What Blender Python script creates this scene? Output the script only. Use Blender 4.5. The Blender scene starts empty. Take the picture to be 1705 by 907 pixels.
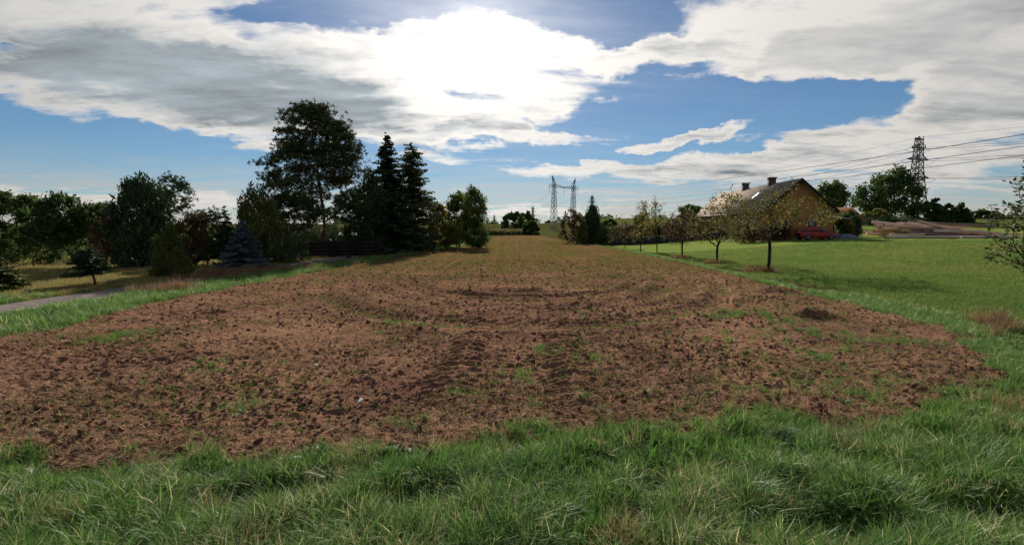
import bpy, math, random
import numpy as np
from mathutils import Vector, Matrix

# ------------------------------------------------------------------ camera
S = bpy.context.scene
R = math.radians
CAM_H = 2.5
FPX = 852.5                       # focal length in photograph pixels (90 degrees across)
PITCH = math.atan(73.5 / FPX)
cd = bpy.data.cameras.new('camera')
cam = bpy.data.objects.new('camera', cd)
S.collection.objects.link(cam)
cd.sensor_width = 36.0
cd.lens = 18.0
cd.clip_start = 0.05
cd.clip_end = 9000.0
cam.location = (0, 0, CAM_H)
cam.rotation_euler = (math.pi / 2 - PITCH, 0, 0)
S.camera = cam

SUN_AZ = -4.0                     # degrees from +Y, positive to the right
SUN_EL = 27.0


def px_dir(px, py):
    a = (px - 852.5) / FPX
    b = -(py - 453.5) / FPX
    c, s = math.cos(PITCH), math.sin(PITCH)
    return (a, c + b * s, -s + b * c)


def at(px, py, y):
    """point seen at photograph pixel (px, py) that stands y metres ahead"""
    d = px_dir(px, py)
    t = y / d[1]
    return Vector((d[0] * t, y, CAM_H + d[2] * t))


def gp(px, py, z=0.0):
    """ground point under a photograph pixel"""
    d = px_dir(px, py)
    t = (z - CAM_H) / d[2]
    return Vector((d[0] * t, d[1] * t, z))


def azel(px, py):
    d = px_dir(px, py)
    return math.atan2(d[0], d[1]), math.atan2(d[2], math.hypot(d[0], d[1]))


# ------------------------------------------------------------------ world: sky with clouds
W = bpy.data.worlds.new('World')
S.world = W
W.use_nodes = True
nt = W.node_tree
nt.nodes.clear()


def N(tree, kind, **kw):
    n = tree.nodes.new(kind)
    for k, v in kw.items():
        setattr(n, k, v)
    return n


def setin(tree, sock, v):
    if isinstance(v, bpy.types.NodeSocket):
        tree.links.new(v, sock)
    else:
        sock.default_value = v


def math_(tree, op, a, b=None, c=None, clamp=False):
    n = N(tree, 'ShaderNodeMath', operation=op, use_clamp=clamp)
    for i, v in enumerate((a, b, c)):
        if v is not None:
            setin(tree, n.inputs[i], v)
    return n.outputs[0]


def ramp_(tree, v, lo, hi, a=0.0, b=1.0, interp='SMOOTHSTEP'):
    n = N(tree, 'ShaderNodeMapRange', interpolation_type=interp)
    setin(tree, n.inputs[0], v)
    for i, q in enumerate((lo, hi, a, b)):
        setin(tree, n.inputs[i + 1], q)
    return n.outputs[0]


def mixc(tree, f, a, b, blend='MIX'):
    n = N(tree, 'ShaderNodeMix', data_type='RGBA', blend_type=blend)
    setin(tree, n.inputs[0], f)
    for i, v in ((6, a), (7, b)):
        setin(tree, n.inputs[i], v if isinstance(v, bpy.types.NodeSocket) else (*v[:3], 1))
    return n.outputs[2]


def noise_(tree, vec, scale, detail=4, rough=0.55, dist=0.0, out=0, dims='3D', lac=2.0):
    n = N(tree, 'ShaderNodeTexNoise', noise_dimensions=dims)
    setin(tree, n.inputs['Vector'], vec)
    n.inputs['Scale'].default_value = scale
    n.inputs['Detail'].default_value = detail
    n.inputs['Roughness'].default_value = rough
    n.inputs['Lacunarity'].default_value = lac
    n.inputs['Distortion'].default_value = dist
    return n.outputs[out]


def build_sky():
    t = nt
    tc = N(t, 'ShaderNodeTexCoord').outputs['Generated']
    sep = N(t, 'ShaderNodeSeparateXYZ')
    t.links.new(tc, sep.inputs[0])
    x, y, z = sep.outputs
    # direction as azimuth / elevation (radians)
    az = math_(t, 'ARCTAN2', x, y)
    el = math_(t, 'ARCSINE', z)
    # a layer of cloud at a constant height, seen from below: position in that layer
    zc = math_(t, 'MAXIMUM', math_(t, 'ADD', z, 0.10), 0.03)
    cx = math_(t, 'DIVIDE', x, zc)
    cy = math_(t, 'DIVIDE', y, zc)
    lay = N(t, 'ShaderNodeCombineXYZ')
    t.links.new(cx, lay.inputs[0]); t.links.new(cy, lay.inputs[1])
    layer = lay.outputs[0]
    # wind drawn: rotate and stretch
    mp = N(t, 'ShaderNodeMapping')
    mp.inputs['Rotation'].default_value = (0, 0, R(-28))
    mp.inputs['Scale'].default_value = (0.55, 1.5, 1)
    t.links.new(layer, mp.inputs[0])
    fib = mp.outputs[0]
    n_big = noise_(t, layer, 0.85, 2, 0.5)
    n_fib = noise_(t, fib, 1.7, 9, 0.64, 0.25)
    n_fine = noise_(t, layer, 6.0, 5, 0.62)
    # ragged outline for the big cloud bodies
    cmb = N(t, 'ShaderNodeCombineXYZ')
    t.links.new(az, cmb.inputs[0]); t.links.new(math_(t, 'MULTIPLY', el, 1.7), cmb.inputs[1])
    dcol = noise_(t, cmb.outputs[0], 7.0, 5, 0.62, out=1)
    off = N(t, 'ShaderNodeVectorMath', operation='MULTIPLY_ADD')
    t.links.new(dcol, off.inputs[0])
    off.inputs[1].default_value = (0.17, 0.10, 0)
    off.inputs[2].default_value = (-0.085, -0.05, 1.0)
    ae = N(t, 'ShaderNodeCombineXYZ')
    t.links.new(az, ae.inputs[0]); t.links.new(el, ae.inputs[1])
    ad = N(t, 'ShaderNodeVectorMath', operation='ADD')
    t.links.new(ae.outputs[0], ad.inputs[0]); t.links.new(off.outputs[0], ad.inputs[1])
    P = ad.outputs[0]                       # (azimuth, elevation, 1): a dot product gives any straight axis

    def dot(v):
        n = N(t, 'ShaderNodeVectorMath', operation='DOT_PRODUCT')
        t.links.new(P, n.inputs[0])
        n.inputs[1].default_value = v
        return n.outputs['Value']

    def blob(x0, y0, x1, y1, wid, weight, acc):
        """soft elongated body of cloud between two directions"""
        a, b = azel(x0, y0), azel(x1, y1)
        c = ((a[0] + b[0]) / 2, (a[1] + b[1]) / 2)
        L = math.hypot(b[0] - a[0], b[1] - a[1]) / 2 + wid / FPX
        w = wid / FPX
        ang = math.atan2(b[1] - a[1], b[0] - a[0])
        ca, sa = math.cos(ang), math.sin(ang)
        u = dot((ca / L, sa / L, -(ca * c[0] + sa * c[1]) / L))
        v = dot((-sa / w, ca / w, -(-sa * c[0] + ca * c[1]) / w))
        r2 = math_(t, 'MULTIPLY_ADD', u, u, math_(t, 'MULTIPLY', v, v))
        g = ramp_(t, r2, 1.5, 0.05)
        return math_(t, 'MULTIPLY_ADD', g, weight, acc)

    D = 0.0
    for b in CLOUD:
        D = blob(*b, D)
    G = 0.0
    for b in GREY:
        G = blob(*b, G)
    tex = math_(t, 'MULTIPLY_ADD', n_fib, 1.15, math_(t, 'MULTIPLY_ADD', n_fine, 0.30, -0.725))
    base = math_(t, 'SUBTRACT', math_(t, 'MULTIPLY', n_big, 0.9), 0.45)
    # placed bodies only cover the northern part of the sky; the rest carries broken cloud of the same kind
    behind = ramp_(t, math_(t, 'ABSOLUTE', az), R(44), R(62))
    high = ramp_(t, el, R(22), R(34))
    free = math_(t, 'MAXIMUM', behind, high)
    D = math_(t, 'ADD', D, math_(t, 'MULTIPLY', free, 0.30))
    dens = math_(t, 'ADD', D, math_(t, 'ADD', math_(t, 'MULTIPLY', tex, 2.15), math_(t, 'MULTIPLY', base, 0.9)))
    alpha = ramp_(t, dens, 0.08, 0.74)
    thick = math_(t, 'ADD', math_(t, 'MULTIPLY', ramp_(t, dens, 0.50, 1.7), 0.70), G)
    thick = math_(t, 'MULTIPLY_ADD', tex, 1.15, thick, clamp=True)
    # angle from the sun
    sd = (math.sin(R(SUN_AZ)) * math.cos(R(SUN_EL)), math.cos(R(SUN_AZ)) * math.cos(R(SUN_EL)), math.sin(R(SUN_EL)))
    dp = N(t, 'ShaderNodeVectorMath', operation='DOT_PRODUCT')
    t.links.new(tc, dp.inputs[0]); dp.inputs[1].default_value = sd
    ang = math_(t, 'ARCCOSINE', math_(t, 'MINIMUM', dp.outputs['Value'], 1.0))
    near = math_(t, 'EXPONENT', math_(t, 'MULTIPLY', ang, -5.2))          # forward scattering through thin cloud
    wide = math_(t, 'EXPONENT', math_(t, 'MULTIPLY', ang, -1.6))
    sky = N(t, 'ShaderNodeTexSky', sky_type='NISHITA')
    sky.sun_disc = False
    sky.sun_elevation = R(SUN_EL)
    sky.sun_rotation = R(SUN_AZ)
    sky.altitude = 300
    sky.air_density = SKY_AIR
    sky.dust_density = SKY_DUST
    sky.ozone_density = 2.5
    lit = math_(t, 'ADD', math_(t, 'MULTIPLY', near, 8.0), math_(t, 'MULTIPLY_ADD', wide, 5.5, 5.4))
    shade = math_(t, 'ADD', math_(t, 'MULTIPLY', near, 4.0), math_(t, 'MULTIPLY_ADD', wide, 1.6, 2.9))
    shade = math_(t, 'MULTIPLY', shade, math_(t, 'MULTIPLY_ADD', tex, -1.7, math_(t, 'MULTIPLY_ADD', n_big, -0.8, 1.45)))   # thicker parts let less light through
    def tint(col, v):
        n = N(t, 'ShaderNodeVectorMath', operation='SCALE')
        n.inputs[0].default_value = col
        t.links.new(v, n.inputs['Scale'])
        return n.outputs[0]
    c_lit = tint((1.0, 0.955, 0.90), lit)
    c_shd = tint((0.86, 0.98, 1.06), shade)
    cloud = mixc(t, thick, c_lit, c_shd)
    # low streaks and pale air close to the horizon
    hz = ramp_(t, el, R(8.0), R(0.5))
    bal = N(t, 'ShaderNodeVectorMath', operation='MULTIPLY')     # camera white balance of the blue air
    t.links.new(sky.outputs[0], bal.inputs[0])
    bal.inputs[1].default_value = SKY_BALANCE
    skc = bal.outputs[0]
    veil = math_(t, 'MULTIPLY', near, math_(t, 'MULTIPLY_ADD', n_fib, 2.2, -0.45), clamp=True)
    skc = mixc(t, veil, skc, tint((1.0, 0.97, 0.97), lit))
    low = math_(t, 'MULTIPLY', hz, math_(t, 'MULTIPLY_ADD', tex, 2.6, 0.62), clamp=True)
    skc = mixc(t, low, skc, tint((1.0, 0.90, 0.86), math_(t, 'MULTIPLY_ADD', wide, 3.2, 4.6)))
    col = mixc(t, alpha, skc, cloud)
    bg = N(t, 'ShaderNodeBackground')
    bg.inputs['Strength'].default_value = SKY_STRENGTH
    t.links.new(col, bg.inputs[0])
    out = N(t, 'ShaderNodeOutputWorld')
    t.links.new(bg.outputs[0], out.inputs[0])


SKY_STRENGTH = 0.060
SKY_AIR = 1.0
SKY_DUST = 0.0
SKY_BALANCE = (0.43, 0.56, 0.66)
# cloud bodies: from, to (photograph pixels turned into directions), half width, weight
CLOUD = [
    (-80, 10, 330, 50, 70, 0.95),
    (-60, 105, 390, 200, 34, 0.70),
    (120, 105, 640, 165, 66, 0.85),
    (400, 10, 640, 85, 36, 0.60),
    (620, 100, 980, 100, 70, 0.95),
    (680, 190, 900, 190, 40, 0.65),
    (560, 215, 760, 215, 26, 0.55),
    (960, 105, 1180, 70, 22, 0.70),
    (1160, 40, 1600, 20, 70, 0.95),
    (1270, 110, 1540, 85, 34, 0.80),
    (1500, 40, 1800, 40, 85, 0.95),
    (1030, 246, 1275, 210, 12, 1.15),
    (850, 284, 1100, 286, 17, 0.75),
    (1060, 288, 1420, 256, 24, 0.85),
    (1380, 245, 1760, 195, 58, 0.85),
    (1560, 140, 1780, 120, 46, 0.70),
    (1200, 300, 1700, 300, 22, 0.40),
    (880, 178, 960, 170, 15, 0.50),
    (990, 160, 1060, 148, 7, 0.50),
    (1060, 135, 1260, 112, 10, 0.55),
    (640, 225, 1000, 228, 22, 0.60),
    (670, 262, 760, 270, 14, 0.55),
    (390, 232, 560, 246, 12, 0.50),
    (30, 210, 240, 229, 3, 0.45),
    (-40, 325, 430, 338, 20, 0.80),
    (740, 350, 1000, 346, 14, 0.55),
    (480, 0, 720, -10, 30, -0.75),
    (500, 30, 640, 62, 12, -0.40),
    (880, 20, 1100, 30, 40, -0.80),
    (1060, 172, 1340, 160, 44, -0.85),
    (1330, 165, 1560, 118, 24, -0.65),
    (-40, 245, 430, 275, 44, -0.80),
    (880, 252, 1010, 256, 16, -0.55),
    (-20, 68, 60, 74, 10, -0.9),
    (760, 305, 900, 320, 16, -0.45),
    (700, 290, 830, 292, 14, -0.40),
    (380, 15, 470, 12, 12, -0.4),
    (60, 60, 190, 84, 9, -0.35),
    (330, 60, 430, 95, 8, -0.35),
    (1200, 200, 1460, 176, 24, -0.6),
    (1110, 262, 1330, 232, 8, -0.4),
    (740, 142, 840, 152, 13, -0.55),
    (630, 192, 720, 200, 10, -0.5),
    (880, 205, 1010, 214, 10, -0.5),
    (800, 245, 900, 250, 10, -0.3),
]
GREY = [
    (40, 95, 380, 150, 56, 0.50),
    (280, 125, 640, 165, 55, 0.78),
    (520, 150, 660, 175, 34, 0.35),
    (-20, 20, 220, 60, 60, 0.25),
    (1200, 60, 1750, 50, 80, -0.28),
    (1400, 235, 1750, 200, 60, -0.12),
    (900, 300, 1300, 292, 12, 0.25),
    (620, 110, 1000, 110, 70, -0.6),
    (1150, 40, 1450, 30, 50, -0.25),
    (640, 240, 730, 250, 12, 0.5),
    (740, 140, 830, 150, 14, 0.5),
]
build_sky()
W.cycles.sampling_method = 'MANUAL'
W.cycles.sample_map_resolution = 512
S.cycles.max_bounces = 5
S.cycles.diffuse_bounces = 2
S.cycles.glossy_bounces = 2
S.cycles.transmission_bounces = 3
S.cycles.transparent_max_bounces = 4
S.cycles.use_denoising = True
S.cycles.use_adaptive_sampling = True
S.cycles.adaptive_threshold = 0.025

# ------------------------------------------------------------------ sun, exposure
sl = bpy.data.lights.new('sun', 'SUN')
sl.energy = 5.0
sl.angle = R(0.53)
sl.color = (1.0, 0.93, 0.82)
so = bpy.data.objects.new('sun', sl)
S.collection.objects.link(so)
so.rotation_euler = (R(90 - SUN_EL), 0, R(180 - SUN_AZ))
so.location = (0, 0, 60)
S.view_settings.view_transform = 'Standard'
S.view_settings.look = 'None'
S.view_settings.gamma = 1.0
S.view_settings.use_curve_mapping = False
S.view_settings.exposure = 0.70

# ------------------------------------------------------------------ helpers
COL = S.collection
PI = math.pi


def sm(a, b, x):
    t = np.clip((np.asarray(x, float) - a) / (b - a), 0, 1)
    return t * t * (3 - 2 * t)


def hgt(x, y):
    """height of the terrain"""
    x = np.asarray(x, float); y = np.asarray(y, float)
    h = 1.28 * sm(13.5, 38, x) * sm(2, 40, y)
    h = h + 0.075 * np.clip(y - 76, 0, 45) * sm(42, 62, x)
    h = h + 0.02 * np.clip(y - 120, 0, 120) * sm(42, 62, x)
    h = h + 6.2 * sm(190, 470, y) * (1 - 0.5 * sm(42, 62, x)) - 9 * sm(520, 1500, y)
    return h


def hz(x, y):
    return float(hgt(x, y))


def vnoise(x, y, seed=0):
    xi = np.floor(x).astype(np.int64); yi = np.floor(y).astype(np.int64)
    fx = x - xi; fy = y - yi
    def hsh(i, j):
        n = (i * 374761393 + j * 668265263 + seed * 974634533) & 0xffffffff
        n = ((n ^ (n >> 13)) * 1274126177) & 0xffffffff
        n = ((n ^ (n >> 16)) * 2246822519) & 0xffffffff
        return ((n ^ (n >> 15)) & 0xffff) / 65535.0
    u = fx * fx * (3 - 2 * fx); v = fy * fy * (3 - 2 * fy)
    a = hsh(xi, yi); b = hsh(xi + 1, yi); c = hsh(xi, yi + 1); d = hsh(xi + 1, yi + 1)
    return (a * (1 - u) + b * u) * (1 - v) + (c * (1 - u) + d * u) * v


def fbm(x, y, seed=0, oct=4, gain=0.5):
    s = 0; a = 1; t = 0
    for o in range(oct):
        s = s + a * vnoise(x * 2 ** o + 17.3 * o, y * 2 ** o - 9.1 * o, seed + o)
        t += a; a *= gain
    return s / t


def poly_sd(poly, x, y):
    """signed distance to a polygon, positive inside"""
    x = np.asarray(x, float); y = np.asarray(y, float)
    d2 = np.full(x.shape, 1e18); inside = np.zeros(x.shape, bool)
    n = len(poly)
    for i in range(n):
        ax, ay = poly[i]; bx, by = poly[(i + 1) % n]
        ex, ey = bx - ax, by - ay
        t = np.clip(((x - ax) * ex + (y - ay) * ey) / (ex * ex + ey * ey), 0, 1)
        d2 = np.minimum(d2, (x - ax - t * ex) ** 2 + (y - ay - t * ey) ** 2)
        if ey != 0:
            cr = ((ay > y) != (by > y)) & (x < ex * (y - ay) / ey + ax)
            inside ^= cr
    d = np.sqrt(d2)
    return np.where(inside, d, -d)


class MB:
    def __init__(self):
        self.v = []; self.q = []; self.t = []; self.r = []; self.n = 0

    def add(self, v, q=None, t=None, r=0.5):
        v = np.asarray(v, float).reshape(-1, 3)
        self.v.append(v)
        self.r.append(np.broadcast_to(np.asarray(r, float), (len(v),)))
        if q is not None and len(q): self.q.append(np.asarray(q, np.int64) + self.n)
        if t is not None and len(t): self.t.append(np.asarray(t, np.int64) + self.n)
        self.n += len(v)

    def box(self, x0, x1, y0, y1, z0, z1, r=0.5):
        v = [(x, y, z) for z in (z0, z1) for y in (y0, y1) for x in (x0, x1)]
        self.add(v, [(0, 2, 3, 1), (4, 5, 7, 6), (0, 1, 5, 4), (2, 6, 7, 3), (0, 4, 6, 2), (1, 3, 7, 5)], r=r)

    def edges(self, a, b, ra, rb, k=5, r=0.5):
        """truncated cones from points a to points b"""
        a = np.asarray(a, float).reshape(-1, 3); b = np.asarray(b, float).reshape(-1, 3); m = len(a)
        if m == 0: return
        d = b - a
        d = d / np.maximum(np.linalg.norm(d, axis=1, keepdims=True), 1e-9)
        ref = np.where(np.abs(d[:, 2:3]) > 0.9, np.array([[1.0, 0, 0]]), np.array([[0, 0, 1.0]]))
        u = np.cross(d, ref); u /= np.linalg.norm(u, axis=1, keepdims=True)
        w = np.cross(d, u)
        th = np.arange(k) * 2 * PI / k
        ring = u[:, None] * np.cos(th)[None, :, None] + w[:, None] * np.sin(th)[None, :, None]
        ra = np.broadcast_to(ra, (m,))[:, None, None]; rb = np.broadcast_to(rb, (m,))[:, None, None]
        v = np.concatenate([a[:, None] + ring * ra, b[:, None] + ring * rb], 1)
        i = np.arange(k); j = (i + 1) % k
        q = np.stack([i, j, j + k, i + k], 1)[None] + (np.arange(m) * 2 * k)[:, None, None]
        self.add(v.reshape(-1, 3), q.reshape(-1, 4), r=r)

    def tube(self, pts, rad, k=8, caps=True, r=0.5):
        pts = np.asarray(pts, float); n = len(pts)
        rad = np.broadcast_to(rad, (n,))
        tg = np.gradient(pts, axis=0)
        tg /= np.linalg.norm(tg, axis=1, keepdims=True)
        ref = np.array([1.0, 0, 0]) if abs(tg[0][2]) > 0.8 else np.array([0, 0, 1.0])
        u = np.cross(tg, ref); u /= np.linalg.norm(u, axis=1, keepdims=True)
        w = np.cross(tg, u)
        th = np.arange(k) * 2 * PI / k
        v = pts[:, None] + (u[:, None] * np.cos(th)[None, :, None] + w[:, None] * np.sin(th)[None, :, None]) * rad[:, None, None]
        q = []
        for s in range(n - 1):
            for i in range(k):
                j = (i + 1) % k
                q.append((s * k + i, s * k + j, s * k + k + j, s * k + k + i))
        t = []
        if caps:
            for i in range(1, k - 1):
                t.append((0, i + 1, i)); o = (n - 1) * k; t.append((o, o + i, o + i + 1))
        self.add(v.reshape(-1, 3), q, t, r=r)

    def leaves(self, c, u, w, r):
        """diamond leaves: centre c, half length u, half width w"""
        n = len(c)
        if n == 0: return
        v = np.stack([c - u, c + w, c + u, c - w], 1).reshape(-1, 3)
        q = np.arange(n * 4).reshape(-1, 4)
        self.add(v, q, r=np.repeat(r, 4))

    def mesh(self, name, smooth=False):
        me = bpy.data.meshes.new(name)
        v = np.concatenate(self.v) if self.v else np.zeros((0, 3))
        q = np.concatenate(self.q) if self.q else np.zeros((0, 4), np.int64)
        t = np.concatenate(self.t) if self.t else np.zeros((0, 3), np.int64)
        me.vertices.add(len(v)); me.vertices.foreach_set('co', v.astype(np.float32).ravel())
        me.loops.add(q.size + t.size)
        me.loops.foreach_set('vertex_index', np.concatenate([q.ravel(), t.ravel()]).astype(np.int32))
        me.polygons.add(len(q) + len(t))
        st = np.concatenate([np.arange(len(q)) * 4, q.size + np.arange(len(t)) * 3]).astype(np.int32)
        me.polygons.foreach_set('loop_start', st)
        if smooth:
            me.polygons.foreach_set('use_smooth', np.ones(len(st), bool))
        me.update(calc_edges=True)
        at_ = me.attributes.new('rnd', 'FLOAT', 'POINT')
        at_.data.foreach_set('value', np.concatenate(self.r).astype(np.float32) if self.r else [])
        return me

    def build(self, name, mat, parent=None, smooth=False, loc=None):
        return link(name, self.mesh(name, smooth), mat, parent, loc)


def link(name, me, mat, parent=None, loc=None):
    o = bpy.data.objects.new(name, me)
    if mat is not None and not me.materials:
        me.materials.append(mat)
    COL.objects.link(o)
    if parent is not None: o.parent = parent
    if loc is not None: o.location = loc
    return o


def tag(o, label, cat, group=None):
    o['label'] = label; o['category'] = cat
    if group: o['group'] = group
    return o


def thing(name, label, cat, loc=(0, 0, 0), rz=0.0, group=None):
    o = bpy.data.objects.new(name, None)
    COL.objects.link(o)
    o.location = loc; o.rotation_euler = (0, 0, rz); o.empty_display_size = 0.3
    return tag(o, label, cat, group)


def kind(o, k, label=None):
    o['kind'] = k
    if label: o['label'] = label
    return o


def runit(rng, n):
    v = rng.normal(size=(n, 3))
    return v / np.linalg.norm(v, axis=1, keepdims=True)


# ------------------------------------------------------------------ materials
def new_mat(name):
    m = bpy.data.materials.new(name)
    m.use_nodes = True
    t = m.node_tree
    t.nodes.clear()
    out = N(t, 'ShaderNodeOutputMaterial')
    b = N(t, 'ShaderNodeBsdfPrincipled')
    t.links.new(b.outputs[0], out.inputs[0])
    return m, t, b, out


def pmat(name, a, b=None, scale=4.0, rough=0.8, spec=0.25, bump=0.0, bscale=30.0, metal=0.0, detail=5, c=None, stretch=None):
    m, t, bs, out = new_mat(name)
    pos = N(t, 'ShaderNodeTexCoord').outputs['Object']
    if stretch:
        mp = N(t, 'ShaderNodeMapping'); mp.inputs['Scale'].default_value = stretch
        t.links.new(pos, mp.inputs[0]); pos = mp.outputs[0]
    if b is None: b = tuple(q * 0.7 for q in a)
    f = ramp_(t, noise_(t, pos, scale, detail, 0.6), 0.35, 0.65)
    col = mixc(t, f, a, b)
    if c is not None:
        col = mixc(t, ramp_(t, noise_(t, pos, scale * 5.3, 3, 0.6), 0.55, 0.72), col, c)
    t.links.new(col, bs.inputs['Base Color'])
    bs.inputs['Roughness'].default_value = rough
    bs.inputs['Specular IOR Level'].default_value = spec
    bs.inputs['Metallic'].default_value = metal
    if bump:
        bn = N(t, 'ShaderNodeBump')
        bn.inputs['Strength'].default_value = bump
        bn.inputs['Distance'].default_value = 0.03
        t.links.new(noise_(t, pos, bscale, 4, 0.6), bn.inputs['Height'])
        t.links.new(bn.outputs[0], bs.inputs['Normal'])
    return m


def leaf_mat(name, a, b, c=None, trans=0.35, rough=0.7, patch=0.25, inst=False, spec=0.12):
    """foliage: colour varies leaf by leaf (rnd), clump by clump (noise) and lets light through"""
    m, t, bs, out = new_mat(name)
    rnd = N(t, 'ShaderNodeAttribute', attribute_name='rnd').outputs['Fac']
    pos = N(t, 'ShaderNodeNewGeometry').outputs['Position']
    n1 = noise_(t, pos, patch, 2, 0.5)
    f = math_(t, 'MULTIPLY_ADD', math_(t, 'SUBTRACT', n1, 0.5), 1.6, rnd)
    if inst:
        ri = N(t, 'ShaderNodeObjectInfo').outputs['Random']
        f = math_(t, 'MULTIPLY_ADD', math_(t, 'SUBTRACT', ri, 0.5), 0.6, f)
    f = math_(t, 'MAXIMUM', math_(t, 'MINIMUM', f, 1.0), 0.0)
    col = mixc(t, f, a, b)
    if c is not None:
        col = mixc(t, ramp_(t, f, 0.86, 1.0), col, c)
    t.links.new(col, bs.inputs['Base Color'])
    bs.inputs['Roughness'].default_value = rough
    bs.inputs['Specular IOR Level'].default_value = spec
    tr = N(t, 'ShaderNodeBsdfTranslucent')
    t.links.new(col, tr.inputs[0])
    mx = N(t, 'ShaderNodeMixShader')
    mx.inputs[0].default_value = trans
    t.links.new(bs.outputs[0], mx.inputs[1]); t.links.new(tr.outputs[0], mx.inputs[2])
    t.links.new(mx.outputs[0], out.inputs[0])
    return m


M = {}
M['bark'] = pmat('bark', (0.055, 0.042, 0.034), (0.024, 0.019, 0.017), 9, 0.95, 0.1, 0.8, 40, stretch=(1, 1, 0.25))
M['bark_pine'] = pmat('bark_pine', (0.19, 0.075, 0.035), (0.07, 0.035, 0.024), 6, 0.95, 0.1, 0.8, 30, stretch=(1, 1, 0.3))
M['bark_birch'] = pmat('bark_birch', (0.30, 0.28, 0.26), (0.05, 0.045, 0.04), 5, 0.9, 0.1, 0.4, 30, stretch=(1, 1, 2.5))
M['leaf_dark'] = leaf_mat('leaf_dark', (0.036, 0.068, 0.022), (0.090, 0.140, 0.036), (0.192, 0.192, 0.045))
M['leaf_mid'] = leaf_mat('leaf_mid', (0.036, 0.069, 0.018), (0.093, 0.135, 0.030), (0.180, 0.165, 0.030))
M['leaf_yellow'] = leaf_mat('leaf_yellow', (0.075, 0.090, 0.021), (0.180, 0.158, 0.030), (0.360, 0.225, 0.030), patch=0.6)
M['leaf_brown'] = leaf_mat('leaf_brown', (0.068, 0.039, 0.021), (0.128, 0.083, 0.033), (0.090, 0.112, 0.030), patch=0.7, trans=0.25)
M['leaf_red'] = leaf_mat('leaf_red', (0.066, 0.036, 0.022), (0.115, 0.074, 0.034), (0.07, 0.085, 0.03), patch=0.7, trans=0.25)
M['leaf_apple'] = leaf_mat('leaf_apple', (0.072, 0.082, 0.024), (0.150, 0.128, 0.034), (0.360, 0.235, 0.050), patch=0.5, trans=0.4)
M['leaf_sapling'] = leaf_mat('leaf_sapling', (0.030, 0.052, 0.018), (0.085, 0.095, 0.032), (0.22, 0.13, 0.07), patch=0.9, trans=0.4, rough=0.65, spec=0.15)
M['needle_dark'] = leaf_mat('needle_dark', (0.027, 0.054, 0.027), (0.065, 0.103, 0.038), trans=0.12, patch=0.4)
M['needle_pine'] = leaf_mat('needle_pine', (0.030, 0.051, 0.024), (0.079, 0.098, 0.034), trans=0.15, patch=0.5)
M['needle_blue'] = leaf_mat('needle_blue', (0.058, 0.090, 0.101), (0.117, 0.160, 0.176), trans=0.1, patch=0.5)
M['needle_olive'] = leaf_mat('needle_olive', (0.054, 0.076, 0.022), (0.134, 0.144, 0.032), trans=0.2, patch=0.8)
M['needle_larch'] = leaf_mat('needle_larch', (0.033, 0.054, 0.021), (0.083, 0.098, 0.030), trans=0.25, patch=0.5)
M['steel'] = pmat('steel', (0.075, 0.078, 0.085), (0.045, 0.045, 0.05), 2, 0.6, 0.4)
M['steel_red'] = pmat('steel_red', (0.085, 0.060, 0.062), (0.05, 0.045, 0.05), 0.4, 0.7, 0.3)
M['steel_pale'] = pmat('steel_pale', (0.16, 0.17, 0.18), (0.10, 0.11, 0.12), 2, 0.6, 0.4)
M['insulator'] = pmat('insulator', (0.06, 0.05, 0.05), (0.09, 0.08, 0.08), 3, 0.3, 0.5)
M['cable'] = pmat('cable', (0.06, 0.06, 0.065), (0.05, 0.05, 0.055), 1, 0.6, 0.3)

# grass kinds
M['grass_long'] = leaf_mat('grass_long', (0.070, 0.154, 0.033), (0.179, 0.288, 0.070), (0.538, 0.486, 0.256), trans=0.42, rough=0.52, patch=0.9, inst=True, spec=0.26)
M['grass_fresh'] = leaf_mat('grass_fresh', (0.071, 0.159, 0.031), (0.159, 0.266, 0.059), trans=0.45, rough=0.7, patch=1.2, inst=True, spec=0.1)
M['grass_dry'] = leaf_mat('grass_dry', (0.26, 0.21, 0.10), (0.42, 0.35, 0.18), (0.16, 0.15, 0.05), trans=0.35, rough=0.7, patch=1.0, inst=True, spec=0.15)
M['grass_rust'] = leaf_mat('grass_rust', (0.17, 0.095, 0.045), (0.30, 0.19, 0.095), trans=0.35, rough=0.7, patch=1.0, inst=True, spec=0.15)
M['grass_lawn'] = leaf_mat('grass_lawn', (0.105, 0.195, 0.045), (0.225, 0.270, 0.080), (0.30, 0.26, 0.10), trans=0.40, rough=0.8, patch=0.15, inst=True, spec=0.0)
M['grass_meadow'] = leaf_mat('grass_meadow', (0.27, 0.22, 0.080), (0.38, 0.30, 0.12), (0.13, 0.16, 0.04), trans=0.35, rough=0.8, patch=0.25, inst=True, spec=0.1)
M['sprout'] = leaf_mat('sprout', (0.070, 0.13, 0.026), (0.13, 0.19, 0.045), trans=0.35, rough=0.7, patch=0.8, inst=True, spec=0.0)
M['weed'] = leaf_mat('weed', (0.055, 0.115, 0.030), (0.120, 0.190, 0.055), trans=0.35, rough=0.6, patch=1.0, inst=True, spec=0.15)
M['straw'] = leaf_mat('straw', (0.24, 0.145, 0.088), (0.44, 0.29, 0.175), trans=0.15, rough=0.85, patch=0.6, inst=True, spec=0.0)
M['clod'] = pmat('clod', (0.215, 0.112, 0.076), (0.150, 0.076, 0.054), 6, 1.0, 0.05, 0.8, 40, c=(0.24, 0.135, 0.08))

# ------------------------------------------------------------------ the ground
FIELD = [(-11.8, 4.4), (-11.3, 11), (-12.0, 19), (-10.7, 35), (-7.9, 57), (-5.5, 97), (-4.5, 150), (0, 178), (10, 176), (10.6, 120),
         (10.8, 90), (12.2, 72), (12.5, 58), (12.3, 40), (11.6, 24), (10.7, 12.7), (8.15, 8.0), (4.8, 6.25), (2.2, 6.0),
         (0.4, 5.9), (-1.8, 5.45), (-5.6, 5.0)]


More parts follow.
